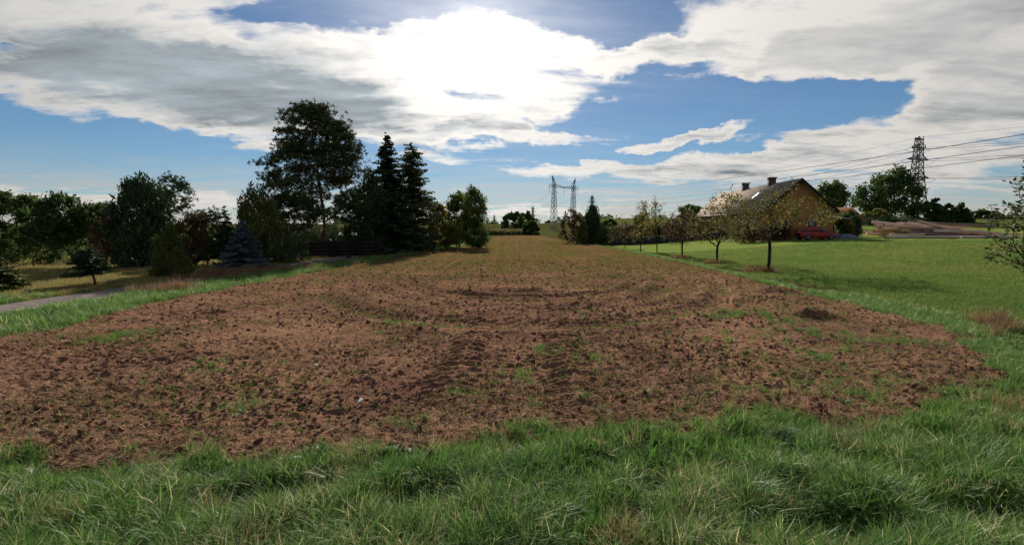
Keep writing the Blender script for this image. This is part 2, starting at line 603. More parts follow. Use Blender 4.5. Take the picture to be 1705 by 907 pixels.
def axis(lo, hi, step, far, grow):
    a = list(np.arange(lo, hi + 1e-6, step))
    s = step
    while a[-1] < far[1]:
        s *= grow; a.append(a[-1] + s)
    s = step
    while a[0] > far[0]:
        s *= grow; a.insert(0, a[0] - s)
    return np.array(a)


def grid(xs, ys, zf):
    X, Y = np.meshgrid(xs, ys)
    Z = zf(X, Y)
    nx = len(xs)
    i = np.arange(len(ys) - 1)[:, None] * nx + np.arange(nx - 1)[None]
    q = np.stack([i, i + 1, i + nx + 1, i + nx], -1).reshape(-1, 4)
    return np.stack([X, Y, Z], -1).reshape(-1, 3), q, X, Y


def fattr(me, name, val):
    a = me.attributes.new(name, 'FLOAT', 'POINT')
    a.data.foreach_set('value', np.asarray(val, np.float32).ravel())


def lawn_mask(X, Y):
    e = (fbm(X * 0.5, Y * 0.5, 5, 3) - 0.5) * 2.2
    return sm(12.6, 14.6, X + e) * sm(9.5, 14.5, Y + e) * (1 - sm(70, 76, Y) * (1 - sm(38, 44, X))) * (1 - 0.8 * sm(78, 120, Y))


def dry_mask(X, Y):
    e = (fbm(X * 0.4, Y * 0.4, 9, 3) - 0.5) * 3
    return sm(-15.8, -17.6, X + e * 0.6) * sm(16.5, 20.5, Y + e) * (1 - sm(60, 90, Y))


def build_ground():
    xs = axis(-60, 90, 0.75, (-5000, 5000), 1.12)
    ys = axis(0, 120, 0.75, (-60, 7000), 1.10)
    v, q, X, Y = grid(xs, ys, hgt)
    mb = MB(); mb.add(v, q)
    me = mb.mesh('ground', True)
    fattr(me, 'lawn', lawn_mask(X, Y)); fattr(me, 'dry', dry_mask(X, Y))
    m, t, b, out = new_mat('ground')
    pos = N(t, 'ShaderNodeNewGeometry').outputs['Position']
    at_l = N(t, 'ShaderNodeAttribute', attribute_name='lawn').outputs['Fac']
    at_d = N(t, 'ShaderNodeAttribute', attribute_name='dry').outputs['Fac']
    n1 = noise_(t, pos, 0.35, 5, 0.6); n2 = noise_(t, pos, 6.0, 4, 0.65); n3 = noise_(t, pos, 0.02, 3, 0.5)
    wild = mixc(t, ramp_(t, n1, 0.35, 0.65), (0.055, 0.080, 0.022), (0.080, 0.066, 0.028))
    wild = mixc(t, ramp_(t, n3, 0.45, 0.6), wild, (0.060, 0.052, 0.020))
    lawn = mixc(t, ramp_(t, n1, 0.3, 0.7), (0.125, 0.185, 0.040), (0.172, 0.222, 0.054))
    lawn = mixc(t, ramp_(t, noise_(t, pos, 0.12, 4, 0.6), 0.48, 0.70, 0, 0.6), lawn, (0.21, 0.19, 0.07))
    dry = mixc(t, ramp_(t, n1, 0.35, 0.65), (0.36, 0.285, 0.115), (0.26, 0.23, 0.08))
    col = mixc(t, at_d, mixc(t, at_l, wild, lawn), dry)
    col = mixc(t, ramp_(t, n2, 0.35, 0.7, 0.0, 0.22), col, (0.05, 0.055, 0.02))
    t.links.new(col, b.inputs['Base Color'])
    b.inputs['Roughness'].default_value = 1.0
    b.inputs['Specular IOR Level'].default_value = 0.0
    sy = N(t, 'ShaderNodeSeparateXYZ'); t.links.new(pos, sy.inputs[0])
    bn = N(t, 'ShaderNodeBump'); bn.inputs['Distance'].default_value = 0.06
    t.links.new(ramp_(t, sy.outputs[1], 15, 70, 0.8, 0.10), bn.inputs['Strength'])   # fine relief is too small to resolve far away
    t.links.new(noise_(t, pos, 9.0, 4, 0.7), bn.inputs['Height']); t.links.new(bn.outputs[0], b.inputs['Normal'])
    kind(link('ground', me, m), 'structure')


build_ground()

TRACKS = (-0.95, 1.0)


def field_relief(X, Y):
    """worked soil: clods, harrow lines, a ring of headland wheelings and lugged tyre prints"""
    near = 1 - sm(18, 40, Y)
    cl = fbm(X * 4.6, Y * 7.5, 21, 4, 0.66)
    cl2 = fbm(X * 10.0, Y * 13.0, 33, 2, 0.6)
    big = fbm(X * 0.55, Y * 0.55, 41, 3)
    rough = 0.55 + 0.9 * fbm(X * 0.35, Y * 0.35, 55, 2)
    z = 0.092 * rough * np.abs(cl - 0.5) * 2 + 0.075 * rough * np.abs(cl2 - 0.5) * 2 * near + 0.07 * (big - 0.5)
    # harrow lines running away up the field, bending across the near headland
    rows = np.sin(X * 2 * PI / 0.42 + 2.0 * fbm(X * 0.3, Y * 0.1, 61, 2))
    z = z + 0.012 * rows * sm(16, 30, Y)
    # wheelings that turn on the headland
    for cx, cy, rx, ry in ((0.4, 30, 9.6, 17.5), (0.3, 30, 7.6, 15.0), (0.6, 24, 5.0, 6.2)):
        rr = np.sqrt(((X - cx) / rx) ** 2 + ((Y - cy) / ry) ** 2)
        dd = (rr - 1) * min(rx, ry)
        z = z - 0.075 * np.exp(-(dd / 0.28) ** 2) * (1 - sm(cy - 2, cy + 4, Y)) + 0.075 * np.exp(-((np.abs(dd) - 0.5) / 0.2) ** 2) * (1 - sm(cy - 2, cy + 4, Y))
    for xc in (-2.6, -0.7, 1.2, 3.1, -5.5, 6.1):
        dd = X - xc - 0.15 * np.sin(Y * 0.07)
        z = z - 0.04 * np.exp(-(dd / 0.3) ** 2) * sm(20, 27, Y)
    for xc in TRACKS:
        c = X - (xc + 0.035 * (Y - 9))
        c = c + 0.10 * (fbm(X * 2.5, Y * 2.5, 73, 2) - 0.5)
        wgt = 0.85 * (1 - sm(0.26, 0.55, np.abs(c))) * sm(5.4, 8.0, Y) * (1 - sm(10.0, 19.0, Y)) * (0.35 + 0.9 * fbm(X * 1.1, Y * 1.1, 71, 3))
        ph = (Y / 0.30 + np.abs(c) * 2.1 + 0.35 * np.sign(c) + 0.5 * fbm(X * 1.6, Y * 1.6, 74, 2)) % 1.0
        lug = np.where(ph < 0.55, np.sin(ph / 0.55 * PI), 0)
        z = z * (1 - 0.75 * wgt) + wgt * (0.125 * lug * (0.3 + 1.1 * fbm(X * 5, Y * 5, 75, 2)) - 0.02)
    # thrown up ridge of straw and soil where the drilled part begins
    z = z + 0.16 * np.exp(-((Y - 19.6 + 0.10 * (X - 0.3) ** 2 * 0.6) / 0.5) ** 2) * np.exp(-((X - 0.2) / 2.4) ** 2) * (0.4 + fbm(X * 2, Y * 2, 81, 3))
    return z


def field_edge(X, Y):
    return poly_sd(FIELD, X, Y) + (fbm(X * 0.9, Y * 0.9, 91, 4, 0.6) - 0.5) * 1.5


def field_z(X, Y):
    e = field_edge(X, Y)
    return hgt(X, Y) + 0.035 + field_relief(X, Y) * sm(-0.1, 0.5, e) - 0.30 * (1 - sm(-0.35, 0.12, e))


MOUNDS = [(8.35, 14.0, 0.55, 0.26), (8.9, 17.2, 1.1, 0.14), (10.2, 19.6, 0.8, 0.18), (6.8, 18.5, 1.3, 0.10), (-8.6, 14.6, 0.5, 0.12), (-6.0, 9.6, 0.6, 0.08)]


def fieldz_full(X, Y):
    z = field_z(X, Y)
    for mx, my, mr, mh in MOUNDS:
        z = z + mh * np.exp(-(((X - mx) / mr) ** 2 + ((Y - my) / (mr * 0.7)) ** 2) ** 1.2) * (0.5 + fbm(X * 3, Y * 3, 95, 3))
    return z


def build_field():
    mb = MB()
    xs = np.arange(-13, 13.01, 0.042)
    ys = np.concatenate([np.arange(4.3, 11, 0.033), np.arange(11, 26.001, 0.06)])
    v, q, X1, Y1 = grid(xs, ys, fieldz_full)
    mb.add(v, q)
    xs2 = np.arange(-13, 13.7, 0.14)
    y2 = [ys[-1]]
    while y2[-1] < 180: y2.append(y2[-1] + max(0.12, (y2[-1] - 20) * 0.012))
    v2, q2, X2, Y2 = grid(xs2, np.array(y2), fieldz_full)
    mb.add(v2, q2)
    me = mb.mesh('ploughed_field', True)
    m, t, b, out = new_mat('worked_soil')
    pos = N(t, 'ShaderNodeNewGeometry').outputs['Position']
    st = N(t, 'ShaderNodeMapping'); st.inputs['Scale'].default_value = (1, 0.45, 1)
    t.links.new(pos, st.inputs[0])
    n1 = noise_(t, pos, 0.30, 5, 0.62); n2 = noise_(t, pos, 2.2, 5, 0.65); n3 = noise_(t, st.outputs[0], 14.0, 4, 0.7)
    soil = mixc(t, ramp_(t, n2, 0.35, 0.68), (0.122, 0.063, 0.047), (0.228, 0.118, 0.082))
    soil = mixc(t, ramp_(t, n1, 0.40, 0.66), soil, (0.262, 0.144, 0.094))
    straw = ramp_(t, math_(t, 'MULTIPLY_ADD', n1, 0.55, n3), 0.74, 0.96)
    col = mixc(t, math_(t, 'MULTIPLY', straw, 0.6), soil, (0.38, 0.215, 0.115))
    # drilled crop showing green along the middle of the field
    sx = N(t, 'ShaderNodeSeparateXYZ'); t.links.new(pos, sx.inputs[0])
    far = ramp_(t, sx.outputs[1], 14, 40)
    n4 = noise_(t, pos, 0.9, 4, 0.7)
    grn = math_(t, 'MULTIPLY', ramp_(t, n4, 0.40, 0.64, 0, 0.62), math_(t, 'MULTIPLY_ADD', far, 0.75, 0.25))
    col = mixc(t, grn, col, (0.120, 0.110, 0.030))
    # the drilled part farther up: close rows of young crop over the soil, thicker and thinner from row to row
    rowm = N(t, 'ShaderNodeMapping'); rowm.inputs['Scale'].default_value = (1.0, 0.012, 1)
    t.links.new(pos, rowm.inputs[0])
    rows = ramp_(t, noise_(t, rowm.outputs[0], 1.6, 4, 0.7), 0.36, 0.62, 0.60, 1.0)
    up = ramp_(t, sx.outputs[1], 15, 36)
    col = mixc(t, math_(t, 'MULTIPLY', rows, up), col, mixc(t, ramp_(t, n1, 0.4, 0.6), (0.098, 0.082, 0.024), (0.120, 0.068, 0.030)))  # darker far colour also paints in clod shade the coarser relief lacks
    t.links.new(col, b.inputs['Base Color'])
    b.inputs['Roughness'].default_value = 1.0
    b.inputs['Specular IOR Level'].default_value = 0.0
    bn = N(t, 'ShaderNodeBump'); bn.inputs['Distance'].default_value = 0.045
    t.links.new(ramp_(t, sx.outputs[1], 10, 60, 1.0, 0.12), bn.inputs['Strength'])
    t.links.new(noise_(t, pos, 22.0, 5, 0.78), bn.inputs['Height']); t.links.new(bn.outputs[0], b.inputs['Normal'])
    kind(link('ploughed_field', me, m), 'structure')


build_field()


def build_road():
    ys = np.arange(5, 46, 0.25)
    us = np.linspace(-1, 1, 25)
    U, Y = np.meshgrid(us, ys)
    cx = -15.55 + 0.055 * (Y - 20) - 0.02 * np.clip(Y - 30, 0, 99)
    X = cx + U * (1.25 + 0.25 * (fbm(Y * 0.6, U * 2, 3, 3) - 0.5))
    Z = hgt(X, Y) + 0.03 + 0.02 * (fbm(X * 2, Y * 2, 4, 3) - 0.5) - 0.12 * np.abs(U) ** 8 + 0.03 * np.exp(-(U / 0.3) ** 2)
    n = len(us)
    i = np.arange(len(ys) - 1)[:, None] * n + np.arange(n - 1)[None]
    q = np.stack([i, i + 1, i + n + 1, i + n], -1).reshape(-1, 4)
    mb = MB(); mb.add(np.stack([X, Y, Z], -1).reshape(-1, 3), q)
    m = pmat('gravel', (0.20, 0.170, 0.155), (0.13, 0.11, 0.105), 3.0, 1.0, 0.0, 1.0, 22, c=(0.27, 0.245, 0.225))
    kind(mb.build('gravel_road', m, smooth=True), 'structure')


build_road()

# ------------------------------------------------------------------ scattered ground cover
def proto_coll(name, objs):
    c = bpy.data.collections.new(name)
    for o in objs: c.objects.link(o)
    return c


def blade_mesh(name, rng, n, spread, lmin, lmax, width, lean, curl, mat, segs=3, seed_heads=0):
    mb = MB()
    L = rng.uniform(lmin, lmax, n)
    az = rng.uniform(0, 2 * PI, n); az2 = az + rng.normal(0, 0.7, n)
    rr = spread * np.sqrt(rng.uniform(0, 1, n))
    pa = rng.uniform(0, 2 * PI, n)
    p = np.stack([rr * np.cos(pa), rr * np.sin(pa), np.full(n, -0.015)], 1)
    th = np.abs(rng.normal(lean, 0.22, n))
    k = rng.uniform(0.4, 1.0, n) * curl
    side = np.stack([-np.sin(az2), np.cos(az2), np.zeros(n)], 1)
    w = width * rng.uniform(0.6, 1.2, n)
    rows = []
    for s in range(segs + 1):
        f = 1 - (s / segs) ** 1.6
        ww = (w * max(f, 0.0))[:, None] * side * 0.5
        rows.append((p - ww, p + ww))
        a = th + k * (s + 0.5) / segs
        d = np.stack([np.sin(a) * np.cos(az2), np.sin(a) * np.sin(az2), np.cos(a)], 1)
        p = p + d * (L / segs)[:, None]
    vs = []
    for s in range(segs): vs += [rows[s][0], rows[s][1]]
    vs.append(rows[segs][0])
    nv = len(vs)
    v = np.stack(vs, 1)
    base = (np.arange(n) * nv)[:, None]
    q = []
    for s in range(segs - 1): q.append(base + np.array([[2 * s, 2 * s + 1, 2 * s + 3, 2 * s + 2]]))
    t = base + np.array([[2 * segs - 2, 2 * segs - 1, 2 * segs]])
    mb.add(v.reshape(-1, 3), np.concatenate(q) if q else None, t, r=np.repeat(rng.uniform(0, 1, n) ** 1.3, nv))
    me = mb.mesh(name); me.materials.append(mat)
    return bpy.data.objects.new(name, me)


def scatter(name, coll, pts, rot, scale, idx, label=None, parent=None):
    me = bpy.data.meshes.new(name)
    pts = np.asarray(pts, np.float32); n = len(pts)
    me.vertices.add(n); me.vertices.foreach_set('co', pts.ravel())
    a = me.attributes.new('rot', 'FLOAT_VECTOR', 'POINT'); a.data.foreach_set('vector', np.asarray(rot, np.float32).ravel())
    fattr(me, 'scl', scale)
    a = me.attributes.new('pick', 'INT', 'POINT'); a.data.foreach_set('value', np.asarray(idx, np.int32))
    o = bpy.data.objects.new(name, me); COL.objects.link(o)
    g = bpy.data.node_groups.new(name, 'GeometryNodeTree')
    g.interface.new_socket('Geometry', in_out='INPUT', socket_type='NodeSocketGeometry')
    g.interface.new_socket('Geometry', in_out='OUTPUT', socket_type='NodeSocketGeometry')
    gi = g.nodes.new('NodeGroupInput'); go = g.nodes.new('NodeGroupOutput')
    ci = g.nodes.new('GeometryNodeCollectionInfo')
    ci.inputs['Collection'].default_value = coll
    ci.inputs['Separate Children'].default_value = True
    ci.inputs['Reset Children'].default_value = True
    ip = g.nodes.new('GeometryNodeInstanceOnPoints')
    ip.inputs['Pick Instance'].default_value = True
    def named(nm, ty):
        k = g.nodes.new('GeometryNodeInputNamedAttribute'); k.data_type = ty
        k.inputs['Name'].default_value = nm
        return k.outputs['Attribute']
    er = g.nodes.new('FunctionNodeEulerToRotation')
    g.links.new(named('rot', 'FLOAT_VECTOR'), er.inputs[0])
    g.links.new(gi.outputs[0], ip.inputs['Points'])
    g.links.new(ci.outputs[0], ip.inputs['Instance'])
    g.links.new(named('pick', 'INT'), ip.inputs['Instance Index'])
    g.links.new(er.outputs[0], ip.inputs['Rotation'])
    g.links.new(named('scl', 'FLOAT'), ip.inputs['Scale'])
    g.links.new(ip.outputs[0], go.inputs[0])
    md = o.modifiers.new('scatter', 'NODES'); md.node_group = g
    kind(o, 'stuff', label)
    return o


rg = np.random.default_rng(7)
P_long = proto_coll('long_grass_kinds', [blade_mesh('blades', rg, 42, 0.10, 0.12, 0.40, 0.0095, 0.55, 1.6, M['grass_long'], 4) for _ in range(10)])
P_fresh = proto_coll('fresh_grass_kinds', [blade_mesh('blades', rg, 40, 0.10, 0.06, 0.19, 0.0090, 0.40, 1.0, M['grass_fresh']) for _ in range(6)])
P_dry = proto_coll('dry_grass_kinds', [blade_mesh('blades', rg, 44, 0.12, 0.18, 0.50, 0.008, 0.35, 1.1, M['grass_dry']) for _ in range(5)])
P_rust = proto_coll('rust_grass_kinds', [blade_mesh('blades', rg, 60, 0.22, 0.25, 0.62, 0.016, 0.3, 0.9, M['grass_rust']) for _ in range(4)])
P_lawn = proto_coll('lawn_grass_kinds', [blade_mesh('blades', rg, 40, 0.24, 0.02, 0.06, 0.010, 0.7, 0.8, M['grass_lawn'], 2) for _ in range(6)])
P_mead = proto_coll('meadow_grass_kinds', [blade_mesh('blades', rg, 34, 0.24, 0.05, 0.16, 0.016, 0.5, 0.8, M['grass_meadow'], 2) for _ in range(5)])
P_side = proto_coll('side_grass_kinds', [blade_mesh('blades', rg, 40, 0.20, 0.12, 0.34, 0.016, 0.4, 1.0, M['grass_fresh'], 3) for _ in range(5)]
                    + [blade_mesh('blades', rg, 40, 0.20, 0.12, 0.38, 0.015, 0.4, 1.0, M['grass_long'], 3) for _ in range(4)])
P_sprout = proto_coll('sprout_kinds', [blade_mesh('blades', rg, 7, 0.05, 0.04, 0.10, 0.012, 0.7, 0.8, M['sprout'], 2) for _ in range(6)])
P_weed = proto_coll('broadleaf_kinds', [blade_mesh('leaves', rg, 11, 0.03, 0.07, 0.17, 0.040, 0.95, 0.5, M['weed'], 4) for _ in range(5)])
P_straw = proto_coll('straw_kinds', [blade_mesh('straws', rg, 11, 0.16, 0.03, 0.15, 0.007, 1.35, 0.3, M['straw'], 2) for _ in range(8)])


def clod_mesh(seed):
    import bmesh
    bm = bmesh.new()
    bmesh.ops.create_icosphere(bm, subdivisions=1, radius=1)
    r = random.Random(seed)
    sx, sy, sz = r.uniform(0.8, 1.3), r.uniform(0.7, 1.1), r.uniform(0.5, 0.8)
    for v in bm.verts:
        k = r.uniform(0.65, 1.25)
        v.co = Vector((v.co.x * sx, v.co.y * sy, v.co.z * sz)) * k
    me = bpy.data.meshes.new('clod'); bm.to_mesh(me); bm.free()
    me.materials.append(M['clod'])
    return bpy.data.objects.new('clod', me)


P_clod = proto_coll('clod_kinds', [clod_mesh(i) for i in range(8)])


def rnd_pts(rng, n, x0, x1, y0, y1):
    return rng.uniform(x0, x1, n), rng.uniform(y0, y1, n)


def frustum_pts(rng, n, y0, y1, power=1.0, side=1.12):
    """more points close by, thinning out with distance, over what lies ahead of the verge"""
    u = rng.uniform(0, 1, n)
    y = y0 * (y1 / y0) ** (u ** power)
    x = rng.uniform(-1, 1, n) * (y * side + 0.8)
    return x, y


VERGE_HOLES = [(-2.45, 4.45, 0.50, 0.22), (-0.85, 4.35, 0.30, 0.16), (-0.75, 5.55, 0.30, 0.2), (2.6, 3.95, 0.55, 0.22), (4.0, 4.2, 0.5, 0.25), (-4.6, 5.2, 0.3, 0.15), (1.35, 4.6, 0.2, 0.2)]


def verge_hole(x, y):
    h = np.zeros_like(x)
    for hx, hy, rx, ry in VERGE_HOLES:
        h = np.maximum(h, np.exp(-(((x - hx) / rx) ** 2 + ((y - hy) / ry) ** 2)))
    return h


def verge_z(x, y):
    return hgt(x, y) + 0.02 + 0.26 * (fbm(x * 1.5, y * 1.8, 101, 3) - 0.40) - 0.30 * verge_hole(x, y) * 0.8


def build_verge():
    xs = np.arange(-9.5, 11.5, 0.09); ys = np.arange(2.2, 9.6, 0.09)
    def zf(X, Y):
        e = -field_edge(X, Y)
        return verge_z(X, Y) * sm(-0.15, 0.4, e) - 0.25 * (1 - sm(-0.4, 0.15, e)) - 0.3 * sm(8.6, 9.5, Y) - 0.3 * sm(10.5, 11.4, X) - 0.3 * (1 - sm(-9.5, -9.0, X)) - 0.3 * (1 - sm(2.2, 2.5, Y))
    v, q, X, Y = grid(xs, ys, zf)
    mb = MB(); mb.add(v, q)
    m = pmat('verge_soil', (0.050, 0.048, 0.022), (0.030, 0.024, 0.016), 5, 1.0, 0.05, 1.0, 30, c=(0.09, 0.075, 0.035))
    kind(mb.build('grass_verge', m, smooth=True), 'structure')


build_verge()


def flow(x, y):
    return 2 * PI * fbm(x * 0.55, y * 0.55, 111, 2) * 2.0


def tilt_rot(rng, n, amt):
    return rng.normal(0, amt, n), rng.normal(0, amt, n), rng.uniform(0, 2 * PI, n)


def put_verge_grass():
    rng = np.random.default_rng(11)
    n = 17000
    y = 2.9 + 5.6 * rng.uniform(0, 1, n) ** 1.25
    x = rng.uniform(-1, 1, n) * (y * 1.1 + 0.9)
    e = -field_edge(x, y)
    hole = verge_hole(x, y)
    keep = (e > rng.uniform(-0.05, 0.35, n)) & (hole < rng.uniform(0.15, 0.55, n))
    patch = fbm(x * 1.1, y * 1.1, 121, 3)
    keep &= patch > rng.uniform(0.30, 0.50, n)
    x, y, patch = x[keep], y[keep], patch[keep]; n = len(x)
    z = verge_z(x, y)
    a = flow(x, y) + rng.normal(0, 0.5, n)
    lean = np.abs(rng.normal(0.55, 0.32, n))
    rot = np.stack([lean * np.cos(a), lean * np.sin(a), rng.uniform(0, 2 * PI, n)], 1)
    scl = rng.uniform(0.55, 1.05, n) * (0.7 + 0.7 * patch) * (0.45 + 0.55 * sm(0.1, 1.1, -field_edge(x, y)))
    scatter('long_grass', P_long, np.stack([x, y, z], 1), rot, scl, rng.integers(0, 10, n), 'long tangled green grass on the near verge')
    # fresh green growth between
    n = 14000
    y = 3.2 + 6.0 * rng.uniform(0, 1, n) ** 1.2
    x = rng.uniform(-1, 1, n) * (y * 1.1 + 0.9)
    keep = (-field_edge(x, y) > rng.uniform(-0.3, 0.3, n)) & (fbm(x * 1.7, y * 1.7, 131, 3) > 0.40) & (verge_hole(x, y) < 0.5)
    x, y = x[keep], y[keep]; n = len(x)
    tx, ty, tz = tilt_rot(rng, n, 0.2)
    scatter('fresh_grass', P_fresh, np.stack([x, y, verge_z(x, y)], 1), np.stack([tx, ty, tz], 1), rng.uniform(0.7, 1.5, n), rng.integers(0, 6, n), 'short fresh green grass of the near verge')
    # dead yellow grass lying in it
    n = 800
    y = 3.1 + 4.5 * rng.uniform(0, 1, n) ** 1.2
    x = rng.uniform(-1, 1, n) * (y * 1.1 + 0.9)
    keep = (-field_edge(x, y) > rng.uniform(-0.1, 0.3, n)) & (fbm(x * 1.3, y * 1.3, 141, 3) > 0.52)
    x, y = x[keep], y[keep]; n = len(x)
    a = flow(x, y); lean = np.abs(rng.normal(0.8, 0.3, n))
    scatter('dead_grass', P_dry, np.stack([x, y, verge_z(x, y) + 0.02], 1), np.stack([lean * np.cos(a), lean * np.sin(a), rng.uniform(0, 6.28, n)], 1), rng.uniform(0.5, 0.95, n), rng.integers(0, 5, n), 'dead straw coloured grass lying in the near verge')


put_verge_grass()


def put_broadleaf():
    rng = np.random.default_rng(19)
    n = 2600
    y = 3.3 + 8.5 * rng.uniform(0, 1, n) ** 1.1
    x = rng.uniform(-1, 1, n) * (y * 1.1 + 0.9)
    e = -field_edge(x, y)
    right = sm(1.5, 5, x)
    keep = (fbm(x * 0.9, y * 0.9, 145, 3) > 0.50) & ((e > -0.1) | (rng.uniform(0, 1, n) < 0.03 + 0.14 * right))
    x, y, e = x[keep], y[keep], e[keep]; n = len(x)
    z = np.where(e > 0, verge_z(x, y) + 0.05, fieldz_full(x, y))
    tx, ty, tz = rng.normal(0, 0.15, n), rng.normal(0, 0.15, n), rng.uniform(0, 6.28, n)
    scatter('broadleaf_weeds', P_weed, np.stack([x, y, z], 1), np.stack([tx, ty, tz], 1), rng.uniform(0.5, 1.2, n), rng.integers(0, 5, n), 'low broad leaved weeds in the verge and the worked soil')


put_broadleaf()

GREEN_SPOTS = [(1290, 535, 1.0, 0.5), (1340, 560, 1.1, 0.35), (1240, 530, 0.8, 0.3), (1250, 570, 0.9, 0.3), (1350, 600, 0.8, 0.3), (1300, 665, 0.65, 0.28), (1400, 660, 0.9, 0.3),
               (1370, 690, 0.7, 0.15), (1480, 650, 0.9, 0.2), (1560, 660, 0.8, 0.2), (770, 663, 0.28, 0.08), (870, 408 + 230, 0.2, 0.1), (990, 603, 0.16, 0.1), (680, 715, 0.45, 0.12),
               (660, 545, 0.5, 0.25), (1180, 530, 0.8, 0.35), (1450, 580, 0.7, 0.2), (1530, 575, 1.0, 0.3), (1430, 505, 0.7, 0.35), (1360, 495, 0.8, 0.3), (200, 565, 0.7, 0.25), (330, 625, 0.5, 0.2),
               (910, 590, 0.4, 0.15), (400, 690, 0.3, 0.1), (930, 745, 0.5, 0.15), (1190, 690, 0.6, 0.15)]


def put_field_cover():
    rng = np.random.default_rng(13)
    # clods
    x, y = frustum_pts(rng, 46000, 4.8, 40, 0.8)
    e = field_edge(x, y)
    trk = np.min([np.abs(x - (xc + 0.035 * (y - 9))) for xc in TRACKS], 0)
    keep = (e > 0.05) & (fbm(x * 0.6, y * 0.6, 151, 3) > rng.uniform(0.15, 0.62, len(x))) & ~((trk < 0.36) & (y > 7.2) & (y < 12.5))
    x, y = x[keep], y[keep]; n = len(x)
    s = np.exp(rng.normal(-4.05, 0.45, n)) * (1 + y / 40); s = np.clip(s, 0.008, 0.06)
    scatter('soil_clods', P_clod, np.stack([x, y, fieldz_full(x, y) + s * 0.25], 1), rng.uniform(0, 6.28, (n, 3)) * np.array([0.1, 0.1, 1]), s, rng.integers(0, 8, n), 'loose brown clods of soil on the field')
    # straw
    x, y = frustum_pts(rng, 60000, 4.8, 45, 0.8)
    e = field_edge(x, y)
    dens = fbm(x * 0.45, y * 0.45, 161, 3) + 0.25 * sm(2.5, 0.3, e) + 0.3 * np.exp(-((y - 19.6) / 0.9) ** 2 - (x / 3) ** 2)
    for mx, my, mr, mh in MOUNDS[:4]:
        dens = dens + 0.5 * np.exp(-((x - mx) / mr) ** 2 - ((y - my) / mr) ** 2)
    keep = (e > -0.25) & (dens > rng.uniform(0.30, 0.74, len(x)))
    x, y = x[keep], y[keep]; n = len(x)
    scatter('straw_litter', P_straw, np.stack([x, y, np.maximum(fieldz_full(x, y), hgt(x, y)) + 0.02], 1), np.stack([rng.normal(0, .2, n), rng.normal(0, .2, n), rng.uniform(0, 6.28, n)], 1), rng.uniform(0.6, 1.3, n), rng.integers(0, 8, n), 'broken straw strewn over the field')
    # sprouting crop and weeds
    x, y = frustum_pts(rng, 60000, 5.5, 95, 0.66)
    row = np.round((x + 0.1 * np.sin(y * 0.2)) / 0.28) * 0.28
    x = np.where(y > 17, row + rng.normal(0, 0.03, len(x)), x)
    e = field_edge(x, y)
    keep = (e > 0.15) & (fbm(x * 0.5, y * 0.35, 171, 3) + 0.10 * sm(14, 30, y) * np.exp(-(x / 5) ** 2) > rng.uniform(0.36, 0.64, len(x)))
    x, y = x[keep], y[keep]; n = len(x)
    tx, ty, tz = tilt_rot(rng, n, 0.2)
    scatter('crop_sprouts', P_sprout, np.stack([x, y, fieldz_full(x, y)], 1), np.stack([tx, ty, tz], 1), rng.uniform(0.6, 1.3, n) * (1 + y / 45), rng.integers(0, 6, n), 'small green sprouts coming up across the field')
    # patches of grass that the harrow missed
    xs, ys = [], []
    for (px, py, rx, ry) in GREEN_SPOTS:
        c = gp(px, py)
        k = int(110 * rx * (ry * c.y * 0.16 + 0.30) + 10)
        xs.append(c.x + rng.standard_t(3, k) * rx * 0.42); ys.append(c.y + rng.standard_t(3, k) * (ry * c.y * 0.09 + 0.06))
    x = np.concatenate(xs); y = np.concatenate(ys)
    kp = (y > 4) & (fbm(x * 2.2, y * 2.2, 175, 3) > rng.uniform(0.3, 0.55, len(x))); x, y = x[kp], y[kp]; n = len(x)
    tx, ty, tz = tilt_rot(rng, n, 0.25)
    scatter('grass_patches', P_fresh, np.stack([x, y, np.maximum(fieldz_full(x, y), hgt(x, y)) - 0.01], 1), np.stack([tx, ty, tz], 1), rng.uniform(0.35, 1.15, n), rng.integers(0, 6, n), 'patches of fresh grass growing through the worked soil')


put_field_cover()


